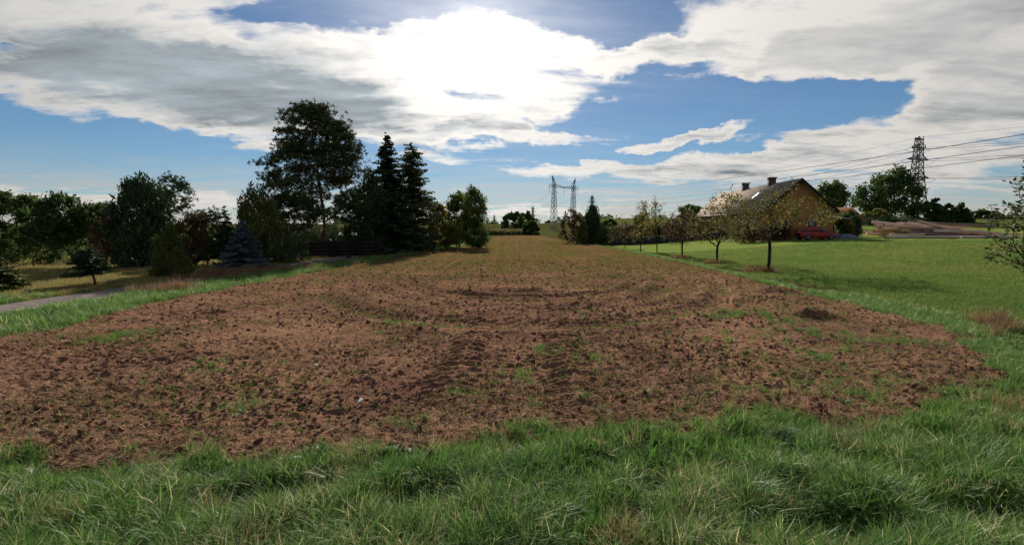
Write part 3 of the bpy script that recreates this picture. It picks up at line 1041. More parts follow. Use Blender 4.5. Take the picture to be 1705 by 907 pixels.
def put_sides():
    rng = np.random.default_rng(17)
    # mown lawn
    n = 60000
    y = 8 * (52 / 8) ** rng.uniform(0, 1, n) ** 0.85
    x = 10 + rng.uniform(0, 1, n) * (y * 1.1 - 8)
    keep = (x > 10) & (lawn_mask(x, y) > rng.uniform(0.1, 0.9, n)) & (field_edge(x, y) < 0)
    x, y = x[keep], y[keep]; n = len(x)
    tx, ty, tz = tilt_rot(rng, n, 0.12)
    scatter('lawn_grass', P_lawn, np.stack([x, y, hgt(x, y)], 1), np.stack([tx, ty, tz], 1), rng.uniform(0.8, 1.3, n) * (1 + y / 50), rng.integers(0, 6, n), 'mown green grass of the lawn under the fruit trees')
    # rough grass along both edges of the field and between the field and the gravel road
    n = 26000
    y = 6.5 * (105 / 6.5) ** rng.uniform(0, 1, n) ** 0.9
    sd = rng.integers(0, 2, n)
    lx = np.interp(y, [4.7, 11, 19, 35, 57, 97, 150], [-11.8, -11.3, -12, -10.7, -7.9, -5.5, -4.5])
    rx = np.interp(y, [6.25, 8.0, 12.7, 24, 40, 58, 72, 90, 120], [4.8, 8.15, 10.7, 11.6, 12.3, 12.5, 12.2, 10.8, 10.6])
    x = np.where(sd == 0, lx - rng.uniform(-0.4, 1, n) * (2.6 - 1.2 * (y > 45)), rx + rng.uniform(-0.5, 1, n) ** 2 * np.where(y < 14, 4.5, 2.0))
    e = -field_edge(x, y)
    cx = -15.55 + 0.055 * (y - 20)
    keep = (e > rng.uniform(-0.25, 0.3, n)) & (np.abs(x - cx) > 1.25) & (fbm(x * 0.7, y * 0.7, 181, 3) > rng.uniform(0.25, 0.55, n)) & ((sd == 0) | (y < 20) | (e < 0.7))
    x, y = x[keep], y[keep]; n = len(x)
    tx, ty, tz = tilt_rot(rng, n, 0.22)
    sc = rng.uniform(0.5, 1.1, n) * np.where(x > 0, 0.62, 1.0)
    scatter('edge_grass', P_side, np.stack([x, y, hgt(x, y)], 1), np.stack([tx, ty, tz], 1), sc, rng.integers(0, 9, n), 'rough green grass along the edges of the field')
    # dry meadow beyond the gravel road
    n = 22000
    y = 13 * (60 / 13) ** rng.uniform(0, 1, n)
    x = -14 - rng.uniform(0, 1, n) * (y * 1.1 - 10)
    cx = -15.55 + 0.055 * (y - 20)
    keep = (dry_mask(x, y) > rng.uniform(0.1, 0.9, n)) & (np.abs(x - cx) > 1.3)
    x1, y1 = x[keep], y[keep]; n1 = len(x1)
    tx, ty, tz = tilt_rot(rng, n1, 0.12)
    scatter('meadow_grass', P_mead, np.stack([x1, y1, hgt(x1, y1)], 1), np.stack([tx, ty, tz], 1), rng.uniform(0.8, 1.4, n1), rng.integers(0, 5, n1), 'dry yellowish grass of the meadow beyond the gravel road')
    k2 = ~keep & (np.abs(x - cx) > 1.2) & (y < 40) & (rng.uniform(0, 1, n) < 0.6)
    x2, y2 = x[k2], y[k2]; n2 = len(x2)
    tx, ty, tz = tilt_rot(rng, n2, 0.2)
    scatter('roadside_grass', P_side, np.stack([x2, y2, hgt(x2, y2)], 1), np.stack([tx, ty, tz], 1), rng.uniform(0.4, 0.8, n2), rng.integers(0, 9, n2), 'green grass at the far side of the gravel road')
    # brown withered clumps beside the road, and straw at the foot of the fruit trees
    pts = []
    for (px, py, k, s) in [(260, 487, 22, 0.5), (305, 485, 26, 0.5), (370, 462, 34, 0.8), (400, 456, 26, 0.8), (440, 452, 24, 0.9), (340, 462, 16, 0.7), (480, 448, 16, 0.9), (665, 428, 10, 0.4),
                           (1268, 452, 16, 0.35), (1186, 439, 9, 0.3), (1133, 430, 12, 0.35), (560, 440, 10, 0.9), (470, 455, 12, 0.8), (715, 424, 8, 0.9), (1660, 545, 14, 0.9), (1690, 700, 3, 0.2)]:
        c = gp(px, py)
        for _ in range(k): pts.append((c.x + rng.normal(0, s), c.y + rng.normal(0, s)))
    pts = np.array(pts); x, y = pts[:, 0], pts[:, 1]; n = len(x)
    tx, ty, tz = tilt_rot(rng, n, 0.2)
    scatter('withered_grass', P_rust, np.stack([x, y, hgt(x, y)], 1), np.stack([tx, ty, tz], 1), rng.uniform(0.6, 1.15, n), rng.integers(0, 4, n), 'withered brown grass in clumps beside the road and the tree trunks')


put_sides()
DENSE = 1.45

# ------------------------------------------------------------------ trees
def poly_sample(poly, n, rng):
    p = np.array(poly, float)
    lo, hi = p.min(0), p.max(0)
    out = np.zeros((0, 2))
    while len(out) < n:
        c = rng.uniform(lo, hi, (n * 3, 2))
        c = c[poly_sd(poly, c[:, 0], c[:, 1]) > 0]
        out = np.concatenate([out, c])
    return out[:n]


def row_extent(poly, py):
    xs = []
    for i in range(len(poly)):
        (ax, ay), (bx, by) = poly[i], poly[(i + 1) % len(poly)]
        if (ay > py) != (by > py): xs.append(ax + (py - ay) * (bx - ax) / (by - ay))
    return (min(xs), max(xs)) if len(xs) > 1 else (poly[0][0], poly[0][0])


def crown_cloud(poly, depth, n, rng, base, flat=0.9, hollow=0.0):
    """points filling a crown as deep as it is wide, local to the base of the tree"""
    pts = poly_sample(poly, n, rng)
    out = []
    for px, py in pts:
        a, b = row_extent(poly, py)
        c = (a + b) / 2; hw = max((b - a) / 2, 2)
        k = math.sqrt(max(0.0, 1 - ((px - c) / hw) ** 2))
        u = rng.uniform(-1, 1)
        if hollow and rng.uniform() < hollow: u = math.copysign(abs(u) ** 0.4, u)
        yy = depth + u * k * hw / FPX * depth * flat
        q = at(px, py, depth)
        out.append((q.x - base[0], yy - base[1], q.z - base[2]))
    return np.array(out)


def colonize(att, trunk, step, rng, kill=1.6, iters=140, up=0.05, jit=0.12):
    nodes = [np.array(p, float) for p in trunk]
    par = [-1] + list(range(len(trunk) - 1))
    A = att.copy()
    X = np.array(nodes)
    d = np.linalg.norm(A[:, None] - X[None], axis=2)
    near = d.argmin(1); nd = d.min(1)
    for _ in range(iters):
        if len(A) == 0: break
        new = []
        for k in np.unique(near):
            s = near == k
            v = A[s] - nodes[k]
            v = (v / np.maximum(np.linalg.norm(v, axis=1, keepdims=True), 1e-6)).sum(0)
            v = v / max(np.linalg.norm(v), 1e-6) + rng.normal(0, jit, 3) + np.array([0, 0, up])
            v /= np.linalg.norm(v)
            new.append((k, nodes[k] + v * step))
        s0 = len(nodes)
        for k, p in new:
            nodes.append(p); par.append(int(k))
        X = np.array(nodes[s0:])
        d = np.linalg.norm(A[:, None] - X[None], axis=2)
        j = d.argmin(1); m = d[np.arange(len(A)), j]
        imp = m < nd
        # points that nothing comes closer to are given up
        near = np.where(imp, j + s0, near); nd = np.where(imp, m, nd)
        keep = (nd > step * kill)
        stuck = ~imp & (rng.uniform(size=len(A)) < 0.15)
        keep &= ~stuck
        A, near, nd = A[keep], near[keep], nd[keep]
    return np.array(nodes), np.array(par)


def radii(par, tip, e=2.4, nmax=None):
    n = len(par)
    acc = np.zeros(n); cnt = np.zeros(n, int)
    for i in range(n - 1, -1, -1):
        if acc[i] == 0: acc[i] = tip ** e
        if par[i] >= 0: acc[par[i]] += acc[i]; cnt[par[i]] += 1
    return acc ** (1 / e), cnt


def wood(nodes, par, rad, mb, thick=None):
    c = np.where(par >= 0)[0]; p = par[c]
    ra = np.minimum(rad[p], rad[c] * 1.35); rb = rad[c]
    big = rb > 0.035
    mb.edges(nodes[p[big]], nodes[c[big]], ra[big], rb[big] * 0.98, 7)
    mb.edges(nodes[p[~big]], nodes[c[~big]], ra[~big], rb[~big] * 0.98, 3)


def leaf_cloud(mb, c, n_each, sigma, size, rng, aspect=0.5, droop=0.0, flatten=1.0, up=0.0, vary=0.35):
    n = len(c) * n_each
    if n == 0: return
    p = np.repeat(c, n_each, 0) + rng.normal(size=(n, 3)) * np.array([sigma, sigma, sigma * flatten])
    u = runit(rng, n); u[:, 2] += up - droop
    u /= np.linalg.norm(u, axis=1, keepdims=True)
    w = np.cross(u, runit(rng, n)); w /= np.maximum(np.linalg.norm(w, axis=1, keepdims=True), 1e-6)
    s = size * np.exp(rng.normal(0, vary, n))[:, None] * 0.5
    mb.leaves(p, u * s, w * s * aspect, np.clip(np.repeat(rng.uniform(0, 0.6, len(c)), n_each) + rng.uniform(0, 0.4, n), 0, 1))


def base_at(px, y, z=None):
    p = at(px, 400, y)
    return Vector((p.x, y, hz(p.x, y) if z is None else z))


def broad(name, label, poly, depth, trunk_px, n_att, n_leaf, size, leaf, bark='bark', seed=1, tip=0.012, trunk_h=None, sigma=None,
          cat='tree', group=None, droop=0.0, aspect=0.55, hollow=0.3, fill=0, e=2.4, flatten=0.8):
    rng = np.random.default_rng(seed)
    base = base_at(trunk_px, depth)
    att = crown_cloud(poly, depth, n_att, rng, base, hollow=hollow)
    H = att[:, 2].max()
    lowest = np.percentile(att[:, 2], 6)
    th = trunk_h if trunk_h is not None else max(0.25, lowest * 0.9)
    step = max(0.18, H / 26)
    k = max(2, int(th / step) + 1)
    trunk = np.stack([np.cumsum(rng.normal(0, 0.015, k)) * H * 0.3, np.cumsum(rng.normal(0, 0.015, k)) * H * 0.3, np.linspace(-0.1, th, k)], 1)
    trunk[0, :2] = 0
    nodes, par = colonize(att, trunk, step, rng)
    rad, cnt = radii(par, tip, e)
    root = thing(name, label, cat, base, group=group)
    mb = MB(); wood(nodes, par, rad, mb)
    mb.build('trunk', M[bark], root, smooth=True)
    cm = MB()
    sg = sigma or step * 0.9
    tips = nodes[(rad < tip * 1.6)]
    leaf_cloud(cm, np.concatenate([att, tips]), int(n_leaf * DENSE), sg, size * 1.22, rng, aspect, droop, flatten)
    cm.build('crown', M[leaf], root)
    return root


def conifer(name, label, px, y, top_py, half_px, leaf, seed, levels=26, per=7, droop=0.25, dens=13, width=0.07, z0=0.0, prof=0.9, lean=(0, 0),
            bark='bark', rise=0.0, cat='spruce tree', group=None, twig=0.32, gap=0.0, hang=0.25, base_z=None):
    """whorled conifer: drooping branches with side twigs as flat sprays of needles"""
    rng = np.random.default_rng(seed)
    base = base_at(px, y, base_z)
    H = at(px, top_py, y).z - base.z
    r0 = half_px / FPX * y
    root = thing(name, label, cat, base, group=group)
    tb = MB(); cm = MB()
    zs = np.linspace(0, 1, 7)
    axis_ = np.stack([lean[0] * zs * H, lean[1] * zs * H, zs * H * 0.985 - 0.05], 1)
    tb.tube(axis_, np.linspace(0.021 * H + 0.02, 0.008, 7), 7)
    cs, us, ws, rs = [], [], [], []
    ba, bb, br = [], [], []
    for lv in range(levels):
        f = z0 + (1 - z0) * (lv / levels) ** 0.92
        z = f * H
        L0 = r0 * ((1 - f) / (1 - z0)) ** prof + 0.05
        k = max(3, int(per * (0.6 + 0.4 * (1 - f))))
        for b in range(k):
            if rng.uniform() < gap: continue
            a = rng.uniform(0, 2 * PI); L = L0 * rng.uniform(0.72, 1.12)
            dirn = np.array([math.cos(a), math.sin(a)])
            m = max(4, int(dens * 1.5 * (L / r0) ** 0.6))
            t = (np.arange(m) + rng.uniform(0.3, 0.7, m)) / m
            cz = z + rng.normal(0, 0.018 * H) + L * (rise * t - droop * t + 0.30 * droop * t ** 3 * 2)
            cxy = dirn[None] * (t * L)[:, None]
            p = np.concatenate([cxy + np.array(lean) * z, cz[:, None]], 1)
            p0 = np.array([lean[0] * z, lean[1] * z, z])
            ba.append(p0); bb.append(p[-1]); br.append(0.012 * L + 0.006)
            per_ = np.array([-dirn[1], dirn[0]])
            for sgn in (-1, 1, 0):
                tl = (twig * L0 * (1 - 0.62 * t) + 0.12 + 0.02 * H * 0.3) * rng.uniform(0.7, 1.2, m) * (0.9 if sgn else 0.8)
                dxy = dirn[None] * 0.65 + sgn * per_[None] * 0.8 + rng.normal(0, 0.15, (m, 2))
                dz = -hang + rng.normal(0, 0.15, m) - (0.35 if sgn == 0 else 0) * hang * 2
                d = np.concatenate([dxy, dz[:, None]], 1); d /= np.linalg.norm(d, axis=1, keepdims=True)
                c = p + d * (tl * 0.5)[:, None]
                w = np.cross(d, np.array([0, 0, 1.0]) + rng.normal(0, 0.5, (m, 3))); w /= np.linalg.norm(w, axis=1, keepdims=True)
                cs.append(c); us.append(d * (tl * 0.5)[:, None]); ws.append(w * (width * rng.uniform(0.7, 1.3, m))[:, None]); rs.append(rng.uniform(0, 0.5) + rng.uniform(0, 0.5, m))
    tb.edges(np.array(ba), np.array(bb), np.array(br), 0.004, 4)
    cm.leaves(np.concatenate(cs), np.concatenate(us), np.concatenate(ws), np.concatenate(rs))
    tb.build('trunk', M[bark], root, smooth=True)
    cm.build('crown', M[leaf], root)
    return root


def spray_tree(name, label, poly, depth, px, n, size, leaf, seed, up=1.2, aspect=0.22, cat='conifer', group=None, each=10, sigma=0.16, hollow=0.7, bark='bark', trunk_r=0.12, flat=0.9):
    """dense conifer or clipped shrub: upright sprays filling an outline"""
    rng = np.random.default_rng(seed)
    base = base_at(px, depth)
    att = crown_cloud(poly, depth, n, rng, base, hollow=hollow, flat=flat)
    att = att[att[:, 2] > 0.02]
    root = thing(name, label, cat, base, group=group)
    H = att[:, 2].max()
    tb = MB()
    tb.tube([(0, 0, -0.1), (0.02, 0, H * 0.4), (0, 0.02, H * 0.85)], [trunk_r, trunk_r * 0.6, trunk_r * 0.15], 7)
    k = att[rng.integers(0, len(att), 40)]
    s = np.zeros_like(k); s[:, 2] = np.clip(k[:, 2] - 0.5 * np.hypot(k[:, 0], k[:, 1]), 0.05, H * 0.8)
    tb.edges(s, k, trunk_r * 0.22, 0.006, 4)
    tb.build('trunk', M[bark], root, smooth=True)
    cm = MB()
    leaf_cloud(cm, att, int(each * 2.3), sigma * 1.05, size * 0.62, rng, aspect * 1.15, 0.0, 1.1, up)
    cm.build('crown', M[leaf], root)
    return root


def pine(name, label, poly, depth, px, seed, n_att, tufts=3, needle=0.28, tip=0.02, trunk=None, leaf='needle_pine', bark='bark_pine', sigma=0.34, each=16, cat='pine tree', hollow=0.2, flat=0.9, pad=False):
    rng = np.random.default_rng(seed)
    base = base_at(px, depth)
    att = crown_cloud(poly, depth, n_att, rng, base, hollow=hollow, flat=flat)
    H = att[:, 2].max()
    step = H / 30
    if trunk is None:
        trunk = [(0, 0, -0.1)] + [(rng.normal(0, 0.006) * H, rng.normal(0, 0.006) * H, f * H) for f in np.linspace(0.1, 0.62, 9)]
    nodes, par = colonize(att, np.array(trunk), step, rng, up=0.10, jit=0.18)
    rad, cnt = radii(par, tip, 2.35)
    root = thing(name, label, cat, base)
    tb = MB(); wood(nodes, par, rad, tb); tb.build('trunk', M[bark], root, smooth=True)
    cm = MB()
    pads = att if pad else np.concatenate([att, nodes[rad < tip * 1.7]])
    vert = 0.30 if pad else 0.55
    c = np.repeat(pads, tufts, 0) + rng.normal(size=(len(pads) * tufts, 3)) * np.array([sigma, sigma, sigma * vert])
    n = len(c) * each
    d = runit(rng, n); d[:, 2] += 0.55; d /= np.linalg.norm(d, axis=1, keepdims=True)
    L = needle * rng.uniform(0.6, 1.1, n)[:, None]
    w = np.cross(d, runit(rng, n)); w /= np.linalg.norm(w, axis=1, keepdims=True)
    cm.leaves(np.repeat(c, each, 0) + d * L * 0.5, d * L * 0.5, w * needle * 0.10, np.clip(np.repeat(rng.uniform(0, 0.7, len(c)), each) + rng.uniform(0, 0.3, n), 0, 1))
    cm.build('crown', M[leaf], root)
    return root


# --- left side: row of broad-leaved trees at the end of the meadow
GL = 'leafy trees along the far side of the dry meadow'
broad('leafy_tree', 'wide dark leafy tree standing farthest from the leaning young pine', [(-70, 335), (-30, 322), (15, 322), (42, 328), (60, 338), (72, 372), (66, 420), (10, 428), (-70, 425)], 34, 10, 150, 20, 0.17, 'leaf_dark', seed=21, group=GL, trunk_h=0.5)
broad('leafy_tree', 'dark leafy tree with two visible bare trunks at the meadow edge', [(60, 350), (74, 330), (98, 321), (116, 330), (130, 346), (130, 372), (122, 405), (95, 418), (66, 408), (58, 380)], 33, 52, 130, 19, 0.16, 'leaf_dark', seed=22, group=GL, trunk_h=0.55)
broad('leafy_tree', 'dark leafy tree with an open gappy top beside the brown shrub', [(122, 352), (135, 337), (158, 331), (180, 340), (192, 362), (186, 388), (160, 412), (128, 415), (118, 385)], 34, 118, 95, 17, 0.16, 'leaf_mid', seed=23, group=GL, trunk_h=0.5)
broad('leafy_shrub', 'brownish thinning shrub between the leafy trees and the dark many tipped conifer', [(146, 402), (160, 372), (178, 356), (194, 372), (200, 400), (198, 432), (150, 434)], 32.5, 175, 80, 15, 0.10, 'leaf_brown', seed=24, cat='shrub', trunk_h=0.2)
broad('leafy_shrub', 'low dark green bush filling the gap under the widest leafy tree', [(-60, 420), (-20, 400), (20, 398), (45, 410), (50, 440), (-60, 442)], 36, 0, 70, 16, 0.13, 'leaf_dark', seed=25, cat='shrub', trunk_h=0.2)
broad('leafy_shrub', 'low dark green bush under the gappy leafy tree', [(70, 425), (100, 405), (150, 402), (190, 408), (196, 436), (70, 438)], 38, 120, 70, 16, 0.13, 'leaf_dark', seed=26, cat='shrub', trunk_h=0.2)
# dark many-tipped conifer, the pine behind it and shrubs
spray_tree('dark_conifer', 'large dark conifer with several pointed tips on the dry meadow', [(188, 355), (203, 330), (207, 340), (214, 306), (221, 296), (227, 315), (238, 290), (247, 308), (255, 302), (264, 322), (272, 350), (277, 440), (196, 446), (190, 400)], 33.2, 236, 420, 0.46, 'needle_dark', 31, each=14, sigma=0.17)
pine('bushy_pine', 'rounded bushy pine rising behind the dark many tipped conifer', [(258, 340), (266, 302), (276, 287), (290, 290), (303, 298), (317, 316), (313, 338), (298, 358), (275, 385), (255, 385)], 36, 284, 32, 110, tufts=3, needle=0.22, sigma=0.2, tip=0.012, leaf='needle_dark', bark='bark', each=14)
spray_tree('young_conifer', 'small pointed yellow green conifer standing alone on the dry meadow', [(284, 372), (290, 390), (297, 398), (300, 420), (312, 440), (320, 452), (302, 459), (258, 461), (252, 455), (262, 432), (266, 408), (262, 396), (274, 398)], 26.6, 284, 330, 0.24, 'needle_olive', 33, each=14, sigma=0.09, trunk_r=0.07)
broad('mixed_shrub', 'reddish brown autumn shrub behind the small pointed conifer', [(288, 372), (305, 362), (330, 352), (345, 362), (345, 400), (335, 438), (292, 440), (285, 410)], 33.5, 315, 90, 17, 0.11, 'leaf_red', seed=34, cat='shrub', trunk_h=0.2)
pine('low_pine', 'low grey green pine beside the reddish autumn shrub', [(318, 362), (335, 347), (352, 346), (366, 352), (372, 385), (368, 438), (322, 440), (316, 400)], 34.5, 344, 35, 100, tufts=3, needle=0.2, sigma=0.18, tip=0.01, bark='bark', each=12)
conifer('dark_spruce', 'slim dark spruce between the low pine and the blue spruce', 376, 35.5, 342, 26, 'needle_dark', 36, levels=22, per=7, dens=11, width=0.05)
conifer('blue_spruce', 'small blue grey spruce at the end of the gravel road', 405, 32, 366, 46, 'needle_blue', 37, levels=24, per=9, dens=14, width=0.045, prof=0.95, droop=0.05, twig=0.28)
spray_tree('brown_conifer', 'brownish green conifer with two tips left of the tall pine', [(402, 350), (410, 325), (418, 314), (425, 326), (432, 311), (440, 322), (448, 330), (456, 352), (466, 385), (468, 432), (404, 436), (400, 390)], 37, 432, 330, 0.40, 'needle_olive', 38, each=13, sigma=0.17)
spray_tree('dark_shrub', 'dark evergreen shrub at the foot of the brownish two tipped conifer', [(430, 400), (450, 385), (480, 388), (505, 396), (512, 430), (430, 438)], 38, 470, 200, 0.30, 'needle_dark', 39, each=13, sigma=0.14, cat='shrub', trunk_r=0.05)
conifer('leaning_young_conifer', 'small young conifer with a bare leaning trunk in front of the meadow trees', 155, 22.2, 412, 33, 'needle_dark', 40, levels=11, per=8, dens=11, width=0.035, z0=0.34, prof=0.55, lean=(-0.26, 0.05), droop=0.05, twig=0.45, cat='conifer', hang=0.1)
conifer('young_spruce', 'young green spruce at the outer edge of the meadow by the road', -6, 20.3, 425, 52, 'needle_olive', 41, levels=14, per=9, dens=13, width=0.035, droop=0.1, twig=0.3)

spray_tree('dense_hedgerow', 'long dark hedgerow closing the view behind the meadow trees', [(-120, 398), (-60, 388), (40, 384), (130, 390), (230, 382), (330, 386), (430, 384), (520, 392), (560, 398), (560, 424), (-120, 426)], 52, 220, 800, 0.7, 'leaf_dark', 42, each=9, sigma=0.34, cat='hedge', trunk_r=0.06, flat=0.06, up=0.3, aspect=0.5)

# --- the tall pine and its neighbours
PINE = [(519, 174), (545, 179), (556, 203), (578, 214), (579, 234), (592, 244), (598, 258), (588, 270), (598, 286), (582, 300), (586, 325), (597, 345), (575, 372), (548, 362), (516, 372), (488, 388),
        (455, 384), (448, 352), (462, 336), (437, 312), (456, 290), (440, 268), (458, 266), (472, 258), (468, 236), (478, 218), (472, 194), (490, 184)]
pb = base_at(540, 46)
tz = lambda px, py: np.array([at(px, py, 46).x - pb.x, 0, at(px, py, 46).z - pb.z])
pine('tall_pine', 'tallest pine with red brown trunk and broad ragged crown', PINE, 46, 540, 51, 310, tufts=21, needle=0.30, sigma=0.50, tip=0.022, each=15, pad=True, hollow=0.1, flat=0.75,
     trunk=[(0, 0, -0.1), tz(540, 410), tz(541, 390), tz(540, 370), tz(538, 350), tz(535, 330), tz(532, 310), tz(530, 290), tz(527, 270), tz(524, 255), tz(522, 240)])
spray_tree('dark_conifer', 'dark shaggy conifer pressed between the tall pine and the pointed spruce', [(592, 320), (603, 298), (612, 282), (622, 290), (632, 308), (642, 350), (640, 420), (578, 427), (574, 390), (590, 360)], 50, 608, 330, 0.55, 'needle_dark', 52, each=13, sigma=0.25)
conifer('tall_spruce', 'tall pointed dark spruce beside the lacy larch', 648, 54, 225, 56, 'needle_dark', 53, levels=58, per=10, dens=14, width=0.11, prof=0.72, droop=0.28, twig=0.30)
conifer('larch_tree', 'tall lacy larch with drooping thin branches beside the pointed spruce', 688, 56, 236, 56, 'needle_larch', 54, levels=50, per=8, dens=11, width=0.08, prof=0.55, droop=0.32, twig=0.34, gap=0.12, hang=0.8, cat='larch tree')
conifer('dark_spruce', 'broad dark spruce filling the ground below the lacy larch', 664, 51, 315, 62, 'needle_dark', 55, levels=26, per=9, dens=14, width=0.09, prof=0.5)
spray_tree('dark_shrub', 'dark evergreen thicket under the tall pine behind the timber fence', [(470, 398), (500, 382), (545, 372), (590, 378), (600, 424), (470, 428)], 49.5, 545, 240, 0.42, 'needle_dark', 56, each=12, sigma=0.2, cat='shrub', trunk_r=0.05)
broad('leafy_shrub', 'yellow green leafy shrub between the lacy larch and the birch', [(712, 392), (716, 352), (726, 333), (736, 338), (742, 362), (760, 368), (768, 385), (766, 406), (730, 412), (712, 410)], 60, 735, 110, 18, 0.20, 'leaf_yellow', seed=57, cat='shrub', trunk_h=0.3)
broad('leafy_tree', 'grey green leafy tree leaning against the birch', [(738, 350), (748, 326), (762, 321), (774, 330), (782, 350), (782, 400), (750, 404), (738, 380)], 66, 760, 100, 19, 0.22, 'leaf_mid', seed=58, trunk_h=0.6)
broad('birch_tree', 'dark weeping birch at the corner where the field narrows', [(768, 345), (773, 326), (787, 312), (800, 317), (809, 336), (806, 358), (811, 382), (812, 408), (796, 412), (776, 404), (768, 380)], 64, 789, 170, 24, 0.20, 'leaf_dark', 'bark_birch', seed=59, droop=0.9, aspect=0.4, trunk_h=0.6)

# --- far middle
GF = 'round trees at the far end of the field'
broad('round_tree', 'larger dark round tree at the far end of the field', [(833, 386), (836, 366), (846, 355), (862, 352), (872, 360), (876, 388)], 215, 854, 90, 20, 0.75, 'leaf_dark', seed=61, group=GF, trunk_h=0.8)
broad('round_tree', 'dark round tree with a flat top behind the grey green bush', [(860, 388), (862, 362), (870, 354), (880, 352), (889, 364), (892, 388)], 220, 876, 80, 20, 0.75, 'leaf_dark', seed=62, group=GF, trunk_h=0.8)
broad('round_bush', 'grey green bush in front of the far round trees', [(868, 393), (872, 374), (884, 367), (894, 372), (900, 384), (898, 393)], 190, 884, 70, 18, 0.6, 'leaf_mid', seed=63, cat='bush', trunk_h=0.4)
broad('feathery_bush', 'feathery bush with a thin top and reddish foot beside the conical thuja', [(934, 372), (938, 358), (950, 346), (957, 352), (966, 350), (974, 372), (972, 404), (938, 405), (930, 392)], 84, 955, 120, 9, 0.20, 'leaf_brown', seed=64, cat='bush', trunk_h=0.3)
spray_tree('conical_thuja', 'tall dark conical thuja at the corner of the lawn', [(985, 344), (992, 350), (997, 368), (1000, 400), (996, 407), (972, 407), (970, 388), (976, 360)], 84, 985, 420, 0.6, 'needle_dark', 65, each=14, sigma=0.22, cat='thuja')
spray_tree('slim_thuja', 'slim green thuja squeezed between the feathery bush and the conical thuja', [(970, 366), (976, 376), (977, 406), (965, 407), (963, 385)], 82, 970, 110, 0.45, 'needle_olive', 66, each=13, sigma=0.16, cat='thuja', trunk_r=0.06)
for i, (poly, d, px, lab) in enumerate([
        ([(1000, 376), (1006, 366), (1018, 364), (1026, 372), (1028, 386), (1000, 388)], 130, 1014, 'distant round tree showing over the rounded hedge end'),
        ([(1052, 376), (1056, 364), (1066, 362), (1074, 370), (1076, 388), (1052, 388)], 125, 1064, 'distant round tree showing behind the sparse fruit trees'),
        ([(1118, 380), (1130, 352), (1148, 341), (1166, 345), (1176, 362), (1176, 392), (1120, 394)], 92, 1150, 'dark bushy tree beyond the far end of the long house')]):
    broad('garden_tree', lab, poly, d, px, 70, 18, 0.36, 'leaf_dark', seed=70 + i, trunk_h=0.5)

# --- right side, beyond the lawn
broad('leafy_tree', 'large dark leafy tree in front of the red steel pylon', [(1424, 332), (1432, 315), (1450, 308), (1460, 294), (1478, 282), (1500, 281), (1514, 292), (1526, 318), (1530, 346), (1522, 362), (1490, 368), (1458, 362), (1440, 346), (1428, 342)], 118, 1487, 150, 15, 0.48, 'leaf_dark', seed=81, trunk_h=1.2, hollow=0.5, sigma=0.55)
broad('leafy_tree', 'single dark leafy tree behind the red tiled outbuilding', [(1360, 338), (1366, 314), (1378, 301), (1394, 299), (1406, 314), (1409, 330), (1402, 346), (1384, 352), (1364, 350)], 95, 1385, 90, 14, 0.34, 'leaf_mid', seed=82, trunk_h=1.0, sigma=0.40)
GB = 'dark bushes in the clump behind the log pile'
for i, (poly, px, lab) in enumerate([
        ([(1524, 372), (1530, 346), (1546, 333), (1562, 332), (1572, 345), (1574, 373), (1526, 375)], 1548, 'tallest dark bush in the clump behind the log pile'),
        ([(1560, 372), (1566, 346), (1580, 340), (1590, 350), (1594, 373), (1562, 375)], 1578, 'middle dark bush in the clump behind the log pile'),
        ([(1584, 372), (1590, 344), (1602, 339), (1612, 350), (1616, 368), (1608, 374)], 1601, 'outermost rounded dark bush of the clump behind the log pile')]):
    broad('dark_bush', lab, poly, 108 + i, px, 90, 22, 0.42, 'leaf_dark', seed=84 + i, cat='bush', trunk_h=0.3, group=GB)
broad('dark_bush', 'yellowish brown bush at the foot of the large leafy tree', [(1432, 372), (1438, 356), (1456, 348), (1474, 354), (1480, 374)], 104, 1456, 80, 18, 0.36, 'leaf_yellow', seed=88, cat='bush', trunk_h=0.3)
broad('pale_bush', 'pale green willow bush on the rise beyond the log pile', [(1612, 368), (1620, 354), (1636, 349), (1654, 352), (1666, 360), (1690, 362), (1696, 372), (1612, 372)], 125, 1645, 90, 18, 0.45, 'leaf_mid', seed=89, cat='bush', trunk_h=0.3)
spray_tree('dark_hedge', 'low dark clipped hedge at the foot of the large leafy tree', [(1430, 378), (1430, 366), (1450, 364), (1490, 365), (1526, 366), (1528, 376)], 100, 1478, 220, 0.5, 'needle_dark', 90, each=13, sigma=0.25, cat='hedge', trunk_r=0.05, flat=0.25)


